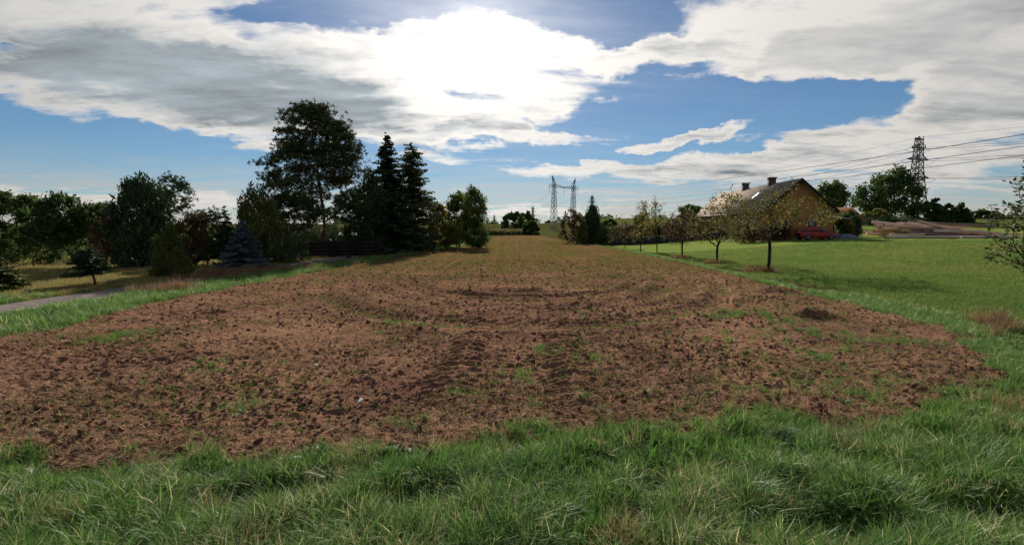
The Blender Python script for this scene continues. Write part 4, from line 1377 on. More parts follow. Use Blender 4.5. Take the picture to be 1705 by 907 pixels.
# --- fruit trees along the lawn
def fruit(label, px, py, poly, seed, n_att, n_leaf, size, fork, leaf='leaf_apple', tip=0.009, sigma=0.14, shoots=0):
    rng = np.random.default_rng(seed)
    g = gp(px, py)
    d = g.y
    base = Vector((g.x, d, hz(g.x, d)))
    att = crown_cloud(poly, d, n_att, rng, base, hollow=0.3)
    if shoots:
        top = att[att[:, 2] > np.percentile(att[:, 2], 70)]
        s = top[rng.integers(0, len(top), shoots)]
        ex = np.concatenate([s + np.array([0, 0, 0.25 * k]) + rng.normal(0, 0.05, s.shape) for k in range(1, 4)])
        att = np.concatenate([att, ex])
    H = att[:, 2].max()
    step = 0.17
    k = int(fork / step) + 2
    zs = np.linspace(-0.1, fork, k)
    trunk = np.stack([0.05 * np.sin(zs * 1.4 + seed), 0.04 * np.cos(zs * 1.1 + seed) - 0.04, zs], 1)
    nodes, par = colonize(att, trunk, step, rng, kill=1.3, jit=0.22, up=0.02, iters=90)
    rad, cnt = radii(par, tip, 2.15)
    rad = np.minimum(rad, 0.13)
    rad[0] *= 1.25
    root = thing('fruit_tree', label, 'fruit tree', base, group='fruit trees in a row along the lawn')
    tb = MB(); wood(nodes, par, rad, tb); tb.build('trunk', M['bark'], root, smooth=True)
    cm = MB()
    sel = nodes[(rad < tip * 1.9) & (rng.uniform(size=len(rad)) < 0.75)]
    leaf_cloud(cm, sel, n_leaf, sigma, size, rng, 0.6, 0.3, 1.0)
    cm.build('crown', M[leaf], root)
    return root


fruit('fruit tree with the widest open crown and bare limbs standing closest to the verge', 1278, 453, [(1190, 352), (1222, 326), (1260, 330), (1290, 318), (1318, 316), (1350, 335), (1385, 350), (1392, 370), (1345, 376), (1300, 384), (1262, 388), (1225, 400), (1200, 385)], 101, 330, 7, 0.115, 1.45, sigma=0.14, shoots=12)
fruit('low branched fruit tree with a forked trunk, second in the row from the verge', 1192, 438, [(1142, 372), (1160, 345), (1184, 330), (1206, 318), (1230, 326), (1250, 345), (1255, 375), (1235, 402), (1200, 404), (1165, 406), (1145, 395)], 102, 290, 6, 0.12, 0.9, leaf='leaf_apple', sigma=0.14, shoots=10)
fruit('dense brownish fruit tree, third in the row from the verge', 1135, 429, [(1108, 372), (1118, 352), (1135, 342), (1152, 346), (1164, 360), (1168, 390), (1150, 408), (1118, 406), (1104, 395)], 103, 280, 11, 0.13, 0.8, leaf='leaf_brown')
fruit('sparse fruit tree with tall leafy shoots, fourth in the row from the verge', 1094, 422, [(1072, 385), (1080, 352), (1088, 335), (1098, 338), (1105, 330), (1108, 352), (1112, 385), (1104, 402), (1082, 402)], 104, 150, 9, 0.15, 1.2, shoots=6)
fruit('sparse fruit tree with tall leafy shoots, fifth in the row from the verge', 1067, 418.5, [(1048, 390), (1056, 360), (1064, 336), (1074, 332), (1080, 352), (1084, 388), (1076, 402), (1054, 402)], 105, 130, 9, 0.16, 1.2, shoots=6)
fruit('small thin fruit tree, last but one of the row near the rounded hedge', 1041, 414, [(1026, 392), (1032, 374), (1042, 366), (1052, 376), (1056, 394), (1044, 402), (1030, 402)], 106, 70, 7, 0.14, 1.2, leaf='leaf_brown')
fruit('small thin fruit tree at the end of the row by the rounded hedge', 1021, 411, [(1010, 392), (1016, 376), (1024, 372), (1032, 382), (1034, 396), (1022, 402), (1012, 401)], 107, 60, 7, 0.14, 1.2, leaf='leaf_brown')


def sapling():
    rng = np.random.default_rng(111)
    base = Vector((9.32, 8.75, hz(9.32, 8.75)))
    # open bushy crown reaching in towards the lawn, with upright shoots
    att = []
    for _ in range(260):
        a = rng.uniform(0, 2 * PI); r = 1.10 * math.sqrt(rng.uniform(0.05, 1)); z = rng.uniform(1.75, 3.45)
        r *= 0.85 - 0.22 * max(0, (z - 2.6)) - 0.15 * max(0, 2.1 - z)
        att.append((r * math.cos(a) - 0.1, r * math.sin(a), z))
    for (sx, top) in ((-0.62, 3.55), (-0.35, 3.9), (-0.85, 3.1), (0.2, 3.9), (-0.1, 3.5), (0.5, 3.5), (-1.05, 2.85)):
        y0 = rng.uniform(-0.4, 0.4)
        for z in np.arange(2.6, top, 0.11): att.append((sx + 0.06 * (z - 2.6) + rng.normal(0, 0.02), y0 + rng.normal(0, 0.02), z))
    att = np.array(att)
    trunk = np.array([(0.05, 0, z) for z in np.linspace(-0.1, 1.25, 10)])
    nodes, par = colonize(att, trunk, 0.09, rng, kill=1.2, jit=0.16, up=0.04, iters=120)
    rad, cnt = radii(par, 0.0042, 2.1)
    rad = np.minimum(rad, 0.055)
    root = thing('young_apple_tree', 'young apple tree with upright leafy shoots reaching in over the lawn', 'fruit tree', base)
    tb = MB(); wood(nodes, par, rad, tb); tb.build('trunk', M['bark'], root, smooth=True)
    cm = MB()
    sel = nodes[(rad < 0.012)]
    n = len(sel) * 4
    p = np.repeat(sel, 4, 0) + rng.normal(0, 0.02, (n, 3))
    d = runit(rng, n); d[:, 2] = d[:, 2] * 0.5 - 0.15; d /= np.linalg.norm(d, axis=1, keepdims=True)
    L = rng.uniform(0.065, 0.12, n)[:, None]
    w = np.cross(d, np.array([0, 0, 1.0]) + rng.normal(0, 0.45, (n, 3))); w /= np.linalg.norm(w, axis=1, keepdims=True)
    nrm = np.cross(d, w)
    # each leaf: two halves folded along the midrib
    b = p + d * 0.02; m1 = b + d * L * 0.45; tp = b + d * L - nrm * 0.012
    v = np.stack([b, m1 + w * L * 0.27 + nrm * 0.01, tp, m1 - w * L * 0.27 + nrm * 0.01, m1], 1).reshape(-1, 3)
    k = (np.arange(n) * 5)[:, None]
    t = np.concatenate([k + np.array([[0, 1, 4]]), k + np.array([[1, 2, 4]]), k + np.array([[0, 4, 3]]), k + np.array([[4, 2, 3]])])
    cm.add(v, None, t, r=np.repeat(rng.uniform(0, 1, n), 5))
    cm.build('crown', M['leaf_sapling'], root)


sapling()


# hedge and low fence across the end of the lawn
def hedge(name, label, x0, x1, y, dy, h, leaf, seed, size=0.2, n=420, round_left=False, cat='hedge'):
    rng = np.random.default_rng(seed)
    xs = rng.uniform(x0, x1, n); u = rng.uniform(-1, 1, n); z = rng.uniform(0, 1, n) ** 0.7
    top = h * (0.86 + 0.28 * fbm(xs * 0.7, xs * 0 + seed, seed, 3))
    if round_left: top = top * np.sqrt(np.clip((xs - x0) / 1.6, 0.12, 1))
    c = np.stack([xs - (x0 + x1) / 2, np.sign(u) * np.abs(u) ** 0.5 * dy * np.sqrt(np.clip(1 - z ** 4, 0.1, 1)), z * top], 1)
    mx = (x0 + x1) / 2
    root = thing(name, label, cat, (mx, y, hz(mx, y)))
    c[:, 2] += hgt(xs, y + 0 * xs) - hz(mx, y)
    tb = MB()
    k = c[rng.integers(0, n, 60)]; b = k.copy(); b[:, 2] = hgt(b[:, 0] + mx, y + 0 * b[:, 0]) - hz(mx, y) - 0.05; b[:, 1] *= 0.3
    tb.edges(b, k, 0.03, 0.008, 4); st = tb.build('stems', M['bark'], root); st['kind'] = 'stuff'
    cm = MB(); leaf_cloud(cm, c, 16, 0.22, size, rng, 0.6, 0, 1.0); cm.build('foliage', M[leaf], root)
    return root


hedge('rounded_hedge', 'rounded green topped hedge end beside the conical thuja', 13.0, 16.6, 79.5, 0.9, 2.5, 'leaf_mid', 121, round_left=True, n=220)
hedge('beech_hedge', 'long brown beech hedge behind the dark low fence', 16.2, 31.0, 78.6, 0.8, 2.7, 'leaf_red', 122, n=900)
hedge('house_hedge', 'brown hedge growing along the foot of the ochre house gable', 26.5, 32.8, 60.5, 0.6, 1.6, 'leaf_brown', 123, size=0.15, n=380)

# ------------------------------------------------------------------ buildings
M['plaster'] = pmat('ochre_plaster', (0.41, 0.19, 0.060), (0.35, 0.16, 0.052), 0.8, 0.95, 0.1, 0.3, 25)
M['plaster_side'] = pmat('pale_plaster', (0.34, 0.22, 0.12), (0.28, 0.18, 0.10), 0.8, 0.95, 0.1, 0.3, 25)
M['roof'] = pmat('fibre_slates', (0.33, 0.275, 0.225), (0.25, 0.205, 0.17), 1.3, 0.95, 0.0, 0.5, 9, c=(0.20, 0.165, 0.135))
M['tile_red'] = pmat('red_tiles', (0.20, 0.075, 0.045), (0.13, 0.05, 0.035), 2.0, 0.85, 0.15, 0.6, 8)
M['roof_grey'] = pmat('grey_sheet', (0.22, 0.22, 0.23), (0.15, 0.15, 0.155), 1.5, 0.6, 0.3, 0.2, 10)
M['wood_dark'] = pmat('dark_wood', (0.030, 0.021, 0.018), (0.018, 0.013, 0.012), 3, 0.85, 0.15, 0.4, 20, stretch=(1, 1, 0.2))
M['fence_blue'] = pmat('dark_blue_boards', (0.030, 0.036, 0.065), (0.020, 0.024, 0.042), 3, 0.8, 0.2, 0.3, 20)
M['brick'] = pmat('chimney_brick', (0.11, 0.085, 0.08), (0.065, 0.055, 0.055), 5, 0.9, 0.1, 0.5, 20)
M['glass'] = pmat('window_glass', (0.03, 0.035, 0.04), (0.04, 0.045, 0.05), 1, 0.08, 0.6)
M['frame'] = pmat('white_frame', (0.62, 0.62, 0.60), (0.52, 0.52, 0.50), 4, 0.5, 0.3)
M['sheet_pale'] = pmat('pale_roof_sheet', (0.62, 0.62, 0.62), (0.5, 0.5, 0.5), 2, 0.4, 0.4)
M['concrete'] = pmat('concrete', (0.30, 0.29, 0.27), (0.22, 0.21, 0.20), 3, 0.9, 0.1, 0.3, 20)


def slab(mb, pts, th):
    """a thick quad: four corners, thickness downwards along its normal"""
    p = [Vector(q) for q in pts]
    n = (p[1] - p[0]).cross(p[3] - p[0]).normalized()
    if n.z < 0: n = -n
    v = [*p] + [q - n * th for q in p]
    mb.add([tuple(q) for q in v], [(0, 1, 2, 3), (7, 6, 5, 4), (0, 4, 5, 1), (1, 5, 6, 2), (2, 6, 7, 3), (3, 7, 4, 0)])


def gable_house(name, label, cx, y0, y1, hw, eave, ridge, wall, roof, over=0.45, slew=0.0, th=0.22, z=None, gable_mat=None):
    """ridge runs away from the verge; the near end is a gable"""
    zb = hz(cx, y0) if z is None else z
    root = thing(name, label, 'house', (cx, y0, zb), slew)
    L = y1 - y0
    w = MB()
    w.box(-hw, hw, 0.25, L, -0.6, eave)
    w.build('wall', wall, root)
    g = MB()
    for yy0, yy1 in ((0.0, 0.25), (L - 0.25 + 0.01, L + 0.01)):
        v = [(-hw - .003, yy0, -0.6), (hw + .003, yy0, -0.6), (hw + .003, yy0, eave), (0, yy0, ridge - 0.05), (-hw - .003, yy0, eave)]
        v2 = [(a, yy1, c) for a, b, c in v]
        m = MB(); m.add(v + v2, [(0, 1, 6, 5), (1, 2, 7, 6), (2, 3, 8, 7), (3, 4, 9, 8), (4, 0, 5, 9), (0, 4, 2, 1), (5, 6, 7, 9)], [(4, 3, 2), (9, 7, 8)])
        m.build('gable_wall', gable_mat or wall, root)
    k = (ridge - eave) / hw
    rf = []
    for s in (-1, 1):
        m = MB()
        xo = s * (hw + over); zo = eave - k * over
        slab(m, [(s * 0.0, -over, ridge + th), (s * 0.0, L + over, ridge + th), (xo, L + over, zo + th), (xo, -over, zo + th)], th * 0.8)
        o = m.build('roof', roof, root); rf.append(o)
        vb = MB()
        slab(vb, [(s * 0.004, -over - 0.06, ridge + th + .03), (s * 0.004, -over - 0.003, ridge + th + .03), (xo, -over - 0.003, zo + th + .03), (xo, -over - 0.06, zo + th + .03)], 0.30)
        vb.build('verge_board', M['wood_dark'], o)
        gt = MB(); gt.tube([(xo + s * 0.07, -over, zo + th - 0.12), (xo + s * 0.07, L + over, zo + th - 0.12)], 0.07, 8); gt.build('gutter', M['steel'], o)
    return root, rf, k


def window(parent, x0, x1, z0, z1, y, name='window'):
    f = MB()
    t = 0.07
    f.box(x0 - t, x1 + t, y - 0.06, y, z0 - t, z0); f.box(x0 - t, x1 + t, y - 0.06, y, z1, z1 + t)
    f.box(x0 - t, x0, y - 0.06, y, z0, z1); f.box(x1, x1 + t, y - 0.06, y, z0, z1)
    f.box((x0 + x1) / 2 - 0.03, (x0 + x1) / 2 + 0.03, y - 0.05, y, z0, z1)
    o = f.build(name, M['frame'], parent)
    g = MB(); g.box(x0, x1, y - 0.025, y - 0.005, z0, z1); g.build('pane', M['glass'], o)
    s = MB(); s.box(x0 - 0.15, x1 + 0.15, y - 0.14, y - 0.061, z0 - t - 0.06, z0 - t); s.build('sill', M['concrete'], o)
    return o


house, hroof, hk = gable_house('long_house', 'long ochre house with a grey brown roof and two chimneys', 34.5, 62, 89, 4.1, 3.5, 7.0, M['plaster_side'], M['roof'], slew=R(-3.0), gable_mat=M['plaster'])
window(house, -2.3, -1.2, 0.9, 2.2, -0.003); window(house, 1.1, 2.2, 0.9, 2.2, -0.003); 
for (yy, h) in ((7.6, 0.95), (16.4, 0.95)):
    m = MB(); m.box(-0.40, 0.40, yy - 0.40, yy + 0.40, 6.4, 7.0 + h)
    c = m.build('chimney', M['brick'], house)
    m = MB(); m.box(-0.54, 0.54, yy - 0.54, yy + 0.54, 7.0 + h, 7.0 + h + 0.14); m.build('chimney_cap', M['concrete'], c)
m = MB()   # roof window on the slope that faces the field
sx0, sx1 = -1.3, -2.2
zz = lambda x: 7.0 + 0.22 - hk * abs(x) + 0.05
slab(m, [(sx0, 7.5, zz(sx0)), (sx0, 8.5, zz(sx0)), (sx1, 8.5, zz(sx1)), (sx1, 7.5, zz(sx1))], 0.1)
sk = m.build('roof_window', M['frame'], house)
m = MB(); slab(m, [(sx0 - .1, 7.6, zz(sx0 - .1) + .02), (sx0 - .1, 8.4, zz(sx0 - .1) + .02), (sx1 + .1, 8.4, zz(sx1 + .1) + .02), (sx1 + .1, 7.6, zz(sx1 + .1) + .02)], 0.02); m.build('pane', M['sheet_pale'], sk)

# outbuilding with red tiles, ridge across the view
ob = thing('tiled_outbuilding', 'low outbuilding with a red tiled roof beside the ochre house', 'building', (46.0, 73.0, hz(46.0, 73)))
m = MB(); m.box(-3.4, 3.4, 0, 5, -0.5, 2.45); m.build('wall', M['plaster_side'], ob)
for s, nm in ((-1, 'front'), (1, 'back')):
    m = MB(); slab(m, [(-3.9, 2.5, 4.25), (3.9, 2.5, 4.25), (3.9, 2.5 + s * 3.1, 2.35), (-3.9, 2.5 + s * 3.1, 2.35)], 0.14); m.build('roof', M['tile_red'], ob)
for s in (-1, 1):
    m = MB(); x = s * 3.39
    m.add([(x, 0, 2.45), (x, 5, 2.45), (x, 2.5, 4.05), (x - s * 0.2, 0, 2.45), (x - s * 0.2, 5, 2.45), (x - s * 0.2, 2.5, 4.05)], [(0, 1, 4, 3), (1, 2, 5, 4), (2, 0, 3, 5)], [(0, 2, 1), (3, 4, 5)]); m.build('gable_wall', M['wood_dark'], ob)
m = MB(); m.box(-0.6, 0.4, -0.05, -0.004, -0.1, 2.0); dr = m.build('door', M['wood_dark'], ob)
m = MB(); m.box(0.25, 0.32, -0.1, -0.051, 0.95, 1.05); m.build('handle', M['steel'], dr)

# open carport with a grey sheet roof
cp = thing('carport', 'open carport with a flat grey sheet roof beside the red car', 'carport', (39.9, 63.5, hz(39.9, 63.5)))
m = MB(); slab(m, [(-1.9, -0.2, 2.45), (1.9, -0.2, 2.45), (1.9, 4.2, 2.85), (-1.9, 4.2, 2.85)], 0.12); m.build('roof', M['roof_grey'], cp)
for x in (-1.7, 1.7):
    for y, h in ((0, 2.33), (4.0, 2.71)):
        m = MB(); m.box(x - 0.07, x + 0.07, y - 0.07, y + 0.07, -0.2, h - 0.02); m.build('post', M['wood_dark'], cp)
m = MB(); m.box(-1.85, 1.85, 4.1, 4.2, -0.2, 2.6); m.build('back_wall', M['tile_red'], cp)
broad('creeper_bush', 'green creeper bush climbing over the roof edge of the carport', [(1392, 372), (1396, 356), (1410, 350), (1424, 354), (1428, 372), (1424, 388), (1398, 389)], 66.5, 1412, 110, 15, 0.17, 'leaf_mid', seed=131, cat='bush', trunk_h=0.2)
spray_tree('garden_thuja', 'small dark thuja at the corner of the garden by the logs', [(1424, 358), (1430, 364), (1433, 390), (1420, 391), (1418, 366)], 64, 1427, 110, 0.3, 'needle_dark', 132, each=12, sigma=0.12, cat='thuja', trunk_r=0.05)
broad('yellow_shrub', 'yellow autumn shrub between the carport and the small dark thuja', [(1403, 388), (1406, 372), (1412, 366), (1419, 374), (1420, 390)], 63, 1411, 60, 14, 0.13, 'leaf_yellow', seed=133, cat='shrub', trunk_h=0.2)
broad('garden_shrub', 'leafy shrub growing between the house corner and the carport', [(1352, 392), (1356, 352), (1366, 344), (1378, 352), (1380, 392)], 66, 1366, 100, 16, 0.17, 'leaf_yellow', seed=134, cat='shrub', trunk_h=0.2)

# blue sheet over a low heap
def tarp():
    n = 26
    u, v = np.meshgrid(np.linspace(-1, 1, n), np.linspace(-1, 1, n))
    r = np.maximum(np.abs(u), np.abs(v))
    z = 0.72 * (1 - r ** 3) * (0.75 + 0.5 * fbm(u * 2, v * 2, 5, 3)) + 0.04 * fbm(u * 7, v * 7, 6, 2)
    i = np.arange(n - 1)[:, None] * n + np.arange(n - 1)[None]
    q = np.stack([i, i + 1, i + n + 1, i + n], -1).reshape(-1, 4)
    mb = MB(); mb.add(np.stack([u * 1.15, v * 0.8, z * 0.8 - 0.02], -1).reshape(-1, 3), q)
    x, y = 39.6, 60.9
    tag(mb.build('tarpaulin', pmat('blue_sheet', (0.085, 0.105, 0.165), (0.13, 0.145, 0.20), 2, 0.6, 0.3), smooth=True, loc=(x, y, hz(x, y))), 'blue grey tarpaulin over a low heap beside the red car', 'tarpaulin')


tarp()


def fence(name, label, x0, y0, x1, y1, h, mat, board=0.0, posts=2.0):
    L = math.hypot(x1 - x0, y1 - y0)
    root = thing(name, label, 'fence', (x0, y0, hz(x0, y0)), math.atan2(y1 - y0, x1 - x0))
    zz = lambda s: hz(x0 + (x1 - x0) * s / L, y0 + (y1 - y0) * s / L) - hz(x0, y0)
    k = max(1, round(L / posts))
    for i in range(k + 1):
        s = L * i / k
        m = MB(); m.box(s - 0.05, s + 0.05, -0.05, 0.05, zz(s) - 0.2, zz(s) + h + 0.05); m.build('post', mat, root)
    for i in range(k):
        a, b = L * i / k + 0.052, L * (i + 1) / k - 0.052
        za, zb = zz(a), zz(b)
        nb = 4
        for j in range(nb):
            lo, hi = 0.06 + (h - 0.06) * j / nb, 0.06 + (h - 0.06) * (j + 1) / nb - 0.015
            m = MB()
            m.add([(a, -.012, za + lo), (b, -.012, zb + lo), (b, .012, zb + lo), (a, .012, za + lo), (a, -.012, za + hi), (b, -.012, zb + hi), (b, .012, zb + hi), (a, .012, za + hi)],
                  [(0, 1, 5, 4), (1, 2, 6, 5), (2, 3, 7, 6), (3, 0, 4, 7), (4, 5, 6, 7), (3, 2, 1, 0)])
            m.build('board', mat, root)
    return root


fence('board_fence', 'low dark blue board fence across the end of the lawn', 14.9, 76.3, 31.3, 74.6, 0.95, M['fence_blue'], posts=2.4)
fence('timber_fence', 'dark timber fence in the shade under the tall pine', -18.2, 44.4, -12.0, 46.6, 1.35, M['wood_dark'], posts=2.0)

# garden shed behind the tall pine
sh = thing('garden_shed', 'low garden shed with a pale sheet roof half hidden behind the tall pine', 'shed', (-19.0, 53.0, 0))
m = MB(); m.box(-2.9, 2.9, 0, 3.2, -0.2, 1.55); m.build('wall', M['wood_dark'], sh)
m = MB(); slab(m, [(-3.2, -0.4, 1.62), (3.2, -0.4, 1.62), (3.2, 3.6, 2.0), (-3.2, 3.6, 2.0)], 0.10); m.build('roof', M['sheet_pale'], sh)
m = MB(); m.box(-0.5, 0.5, -0.04, -0.003, -0.05, 1.45); m.build('door', M['wood_dark'], sh)
# rubber tub at the edge of the field
tb_ = MB()
prof = [(0.16, 0.0), (0.19, 0.02), (0.25, 0.16), (0.27, 0.20), (0.25, 0.20), (0.22, 0.15), (0.17, 0.05), (0.0, 0.045)]
ks = 20
vv = [(r * math.cos(a * 2 * PI / ks) * 1.2, r * math.sin(a * 2 * PI / ks) * 1.2, z * 1.3) for r, z in prof for a in range(ks)]
qq = [(s * ks + i, s * ks + (i + 1) % ks, (s + 1) * ks + (i + 1) % ks, (s + 1) * ks + i) for s in range(len(prof) - 1) for i in range(ks)]
tb_.add(vv, qq)
p = gp(580, 431)
tag(tb_.build('rubber_tub', pmat('black_rubber', (0.03, 0.032, 0.036), (0.045, 0.047, 0.05), 4, 0.5, 0.4), smooth=True, loc=(p.x, p.y, 0.02)), 'small black rubber tub on the grass below the tall pine', 'tub')


# ------------------------------------------------------------------ pylons and cables
def lattice(root, mat, z0, z1, w0, w1, n, r, name='tower', cx=0.0):
    f = lambda t: (w0 + (w1 - w0) * t) / 2
    cor = lambda t: np.array([(sx * f(t) + cx, sy * f(t), z0 + (z1 - z0) * t) for sx, sy in ((-1, -1), (1, -1), (1, 1), (-1, 1))])
    for i in range(4):
        m = MB(); m.edges([cor(0)[i]], [cor(1)[i]], r, r * 0.75, 5); m.build('leg', mat, root)
    a, b = [], []
    ts = 1 - (1 - np.linspace(0, 1, n + 1)) ** 1.0
    ts = np.array([(1 - (w1 / w0) ** t) / (1 - w1 / w0) if abs(w1 - w0) > 1e-3 else t for t in np.linspace(0, 1, n + 1)])
    for k in range(n):
        c0, c1 = cor(ts[k]), cor(ts[k + 1])
        for i in range(4):
            j = (i + 1) % 4
            a += [c0[i], c0[j], c1[i]]; b += [c1[j], c1[i], c1[j]]
    m = MB(); m.edges(a, b, r * 0.6, r * 0.6, 4); o = m.build('bracing', mat, root); o['kind'] = 'stuff'
    return cor


def arm(root, mat, z, half, depth, w, r, name='crossarm'):
    """tapering lattice arm to both sides"""
    a, b = [], []
    for s in (-1, 1):
        tip = np.array([s * half, 0, z])
        bs = [np.array([s * w / 2, sy * w / 2, z + dz]) for sy in (-1, 1) for dz in (0, depth)]
        for q in bs: a.append(q); b.append(tip)
        k = 5
        for i in range(1, k):
            f0 = i / k
            for q0, q1 in ((0, 1), (2, 3), (0, 2)):
                a.append(bs[q0] + (tip - bs[q0]) * f0); b.append(bs[q1] + (tip - bs[q1]) * (f0 - 0.5 / k))
    a.append(np.array([-w / 2, 0, z])); b.append(np.array([w / 2, 0, z]))
    m = MB(); m.edges(a, b, r, r, 4); o = m.build(name, mat, root); o['kind'] = 'stuff'
    return o


def ins(root, p, L, d=(0, 0, -1), r=0.09):
    d = np.array(d, float); d /= np.linalg.norm(d)
    n = 8
    pts = [np.array(p) + d * L * t for t in np.linspace(0, 1, n * 2)]
    m = MB(); m.tube(pts, [r if i % 2 else r * 0.45 for i in range(n * 2)], 6); m.build('insulator', M['insulator'], root)
    return pts[-1]


CABLES = []
def cable(label, pts, group, r=0.035):
    """hanging cable through a list of points with sag on each span"""
    P = []
    for (a, b, sag) in pts:
        a = np.array(a); b = np.array(b)
        t = np.linspace(0, 1, 25)[:, None]
        q = a + (b - a) * t; q[:, 2] -= (4 * sag * t * (1 - t))[:, 0]
        P.append(q if not P else q[1:])
    q = np.concatenate(P)
    m = MB(); m.tube(q - q[0], r, 5)
    tag(m.build('power_cable', M['cable'], loc=q[0]), label, 'cable', group)


# big suspension tower beyond the logs, and the one far behind it in the same line
def tension_tower(label, bx, by, top, H, rz, mat, r, far=False):
    zb = hz(bx, by)
    H = top - zb
    root = thing('lattice_pylon', label, 'pylon', (bx, by, zb), rz)
    lattice(root, mat, -0.3, H * 0.62, H * 0.20, H * 0.085, 6 if not far else 4, r)
    lattice(root, mat, H * 0.62, H * 0.96, H * 0.085, H * 0.06, 5 if not far else 3, r * 0.8)
    ends = []
    for z, hw in ((H * 0.50, H * 0.23), (H * 0.72, H * 0.19), (H * 0.86, H * 0.125)):
        arm(root, mat, z, hw, H * 0.035, H * 0.085, r * 0.6)
        for s in (-1, 1): ends.append((s * hw, z))
    arm(root, mat, H * 0.965, H * 0.075, H * 0.03, H * 0.06, r * 0.6, 'top_arm')
    return root, ends, H


c_, s_ = None, None
LA = (62.0, 400.0); LB = (139.0, 178.0)
ldir = np.array([LB[0] - LA[0], LB[1] - LA[1]]); ldir = ldir / np.linalg.norm(ldir)
rzl = math.atan2(ldir[0], -ldir[1])            # arms square to the line
topB = at(1537, 227, LB[1]).z
pB, eB, HB = tension_tower('red brown lattice pylon with three crossarms behind the log pile', LB[0], LB[1], topB, 0, rzl, M['steel_red'], 0.20)
topA = at(984, 325, LA[1]).z
pA, eA, HA = tension_tower('distant grey pylon with three wide crossarms behind the conical thuja', LA[0], LA[1], topA, 0, rzl, M['steel'], 0.24, far=True)
ax = np.array([math.cos(rzl), math.sin(rzl)])


def wpt(base, zb, off, z): return np.array([base[0] + ax[0] * off, base[1] + ax[1] * off, zb + z])


LC = (LB[0] + ldir[0] * 235, LB[1] + ldir[1] * 235)
side = {-1: 'field side', 1: 'far side'}
lvl = ['lowest', 'middle', 'topmost']
zA, zB = hz(*LA), hz(*LB)
loc3 = np.array([ldir[0] * ax[0] + ldir[1] * ax[1], -ldir[0] * ax[1] + ldir[1] * ax[0], 0])   # line direction in the tower's own axes
for i in range(6):
    oB, hB_ = eB[i]; oA, hA_ = eA[i]
    e1 = ins(pB, (oB, 0, hB_), 2.0, loc3 + np.array([0, 0, -0.25])); e0 = ins(pB, (oB, 0, hB_), 2.0, -loc3 + np.array([0, 0, -0.25]))
    ins(pA, (oA, 0, hA_), 2.4, (0, 0, -1), 0.14)
    w1 = wpt(LB, zB, oB, hB_ - 0.5) + np.array([*(ldir * 2.0), 0]); w0 = wpt(LB, zB, oB, hB_ - 0.5) - np.array([*(ldir * 2.0), 0])
    a0 = wpt(LA, zA, oA, hA_ - 2.4)
    c0 = np.array([LC[0] + ax[0] * oB, LC[1] + ax[1] * oB, zB + hB_ - 1.5])
    cable('%s cable on the %s of the red brown pylon' % (lvl[i // 2], side[1 if oB > 0 else -1]), [(a0, w0, 5.5), (w0, w1, 0.9), (w1, c0, 5.0)], 'cables of the red brown pylon', 0.050)
a0 = wpt(LA, zA, 0, HA * 0.99); b0 = wpt(LB, zB, 0, HB * 0.99)
cable('thin earth cable over the very top of the red brown pylon', [(a0, b0, 4.0), (b0, np.array([LC[0], LC[1], b0[2]]), 4.0)], 'cables of the red brown pylon', 0.035)


def portal():
    y = 262.0
    L = at(922, 390, y); r_ = at(954, 390, y + 14)
    zb = hz(L.x, L.y)
    v = Vector((r_.x - L.x, r_.y - L.y, 0)); sep = v.length
    rz = math.atan2(v.y, v.x)
    beam = at(922, 311, y).z - zb; horn = at(919, 292, y).z - zb
    root = thing('portal_pylon', 'portal pylon with two lattice legs, a crossbeam and two horns beyond the field', 'pylon', (L.x, L.y, zb), rz)
    for cx, s in ((0, -1), (sep, 1)):
        lattice(root, M['steel_pale'], -0.3, beam + 1.0, 3.0, 1.3, 9, 0.125, cx=cx)
        a, b = [], []
        n = 5
        P0 = np.array([[cx + dx, dy, beam + 1.0] for dx in (-0.8, 0.8) for dy in (-0.8, 0.8)])
        tip = np.array([cx + s * 2.0, 0, horn])
        mid = np.array([cx + s * 0.1, 0, beam + 2.4])
        for q in P0:
            mq = mid + (q - np.array([cx, 0, beam + 1])) * 0.65
            a += [q, mq]; b += [mq, tip]
        for k in range(n):
            f = k / n; a.append(P0[0] * (1 - f) + tip * f); b.append(P0[3] * (1 - f) + tip * f)
        m = MB(); m.edges(a, b, 0.17, 0.15, 4); o = m.build('horn', M['steel'], root); o['kind'] = 'stuff'
    a, b = [], []
    x0, x1 = -4.0, sep + 4.0
    xs = np.linspace(x0, x1, 17)
    dep = lambda x: 0.25 + 1.3 * max(0, 1 - min(abs(x), abs(x - sep)) / (sep / 2 + 0.5))
    for i in range(16):
        for dy in (-0.7, 0.7):
            a += [(xs[i], dy, beam), (xs[i], dy, beam + dep(xs[i])), (xs[i], dy, beam)]
            b += [(xs[i + 1], dy, beam), (xs[i + 1], dy, beam + dep(xs[i + 1])), (xs[i + 1], dy, beam + dep(xs[i + 1]))]
    m = MB(); m.edges(a, b, 0.075, 0.075, 4); o = m.build('crossbeam', M['steel_pale'], root); o['kind'] = 'stuff'
    d = np.array([-87.0, 438.0]); d /= np.linalg.norm(d)
    cr, sr = math.cos(rz), math.sin(rz)
    for x, nm in ((x0 + 0.2, 'outer'), (sep / 2, 'middle'), (x1 - 0.2, 'inner')):
        ins(root, (x, 0, beam), 3.2, (0, 0, -1), 0.13)
        w = np.array([L.x + cr * x, L.y + sr * x, zb + beam - 3.2])
        far = w + np.array([d[0] * 330, d[1] * 330, -9.0]); near = w - np.array([d[0] * 420, d[1] * 420, -4])
        cable('%s cable hanging from the crossbeam of the portal pylon' % nm, [(far, w, 8), (w, near, 9)], 'cables of the portal pylon', 0.045)


portal()
for (px, y, top, half, lab) in ((823, 640, 358, 0, 'far thin pylon standing over the distant wood'), (887, 560, 344, 0, 'far thin pylon behind the round trees at the end of the field')):
    b = at(px, 385, y); tz_ = at(px, top, y).z
    tension_tower(lab, b.x, y, tz_, 0, R(15), M['steel'], 0.26, far=True)

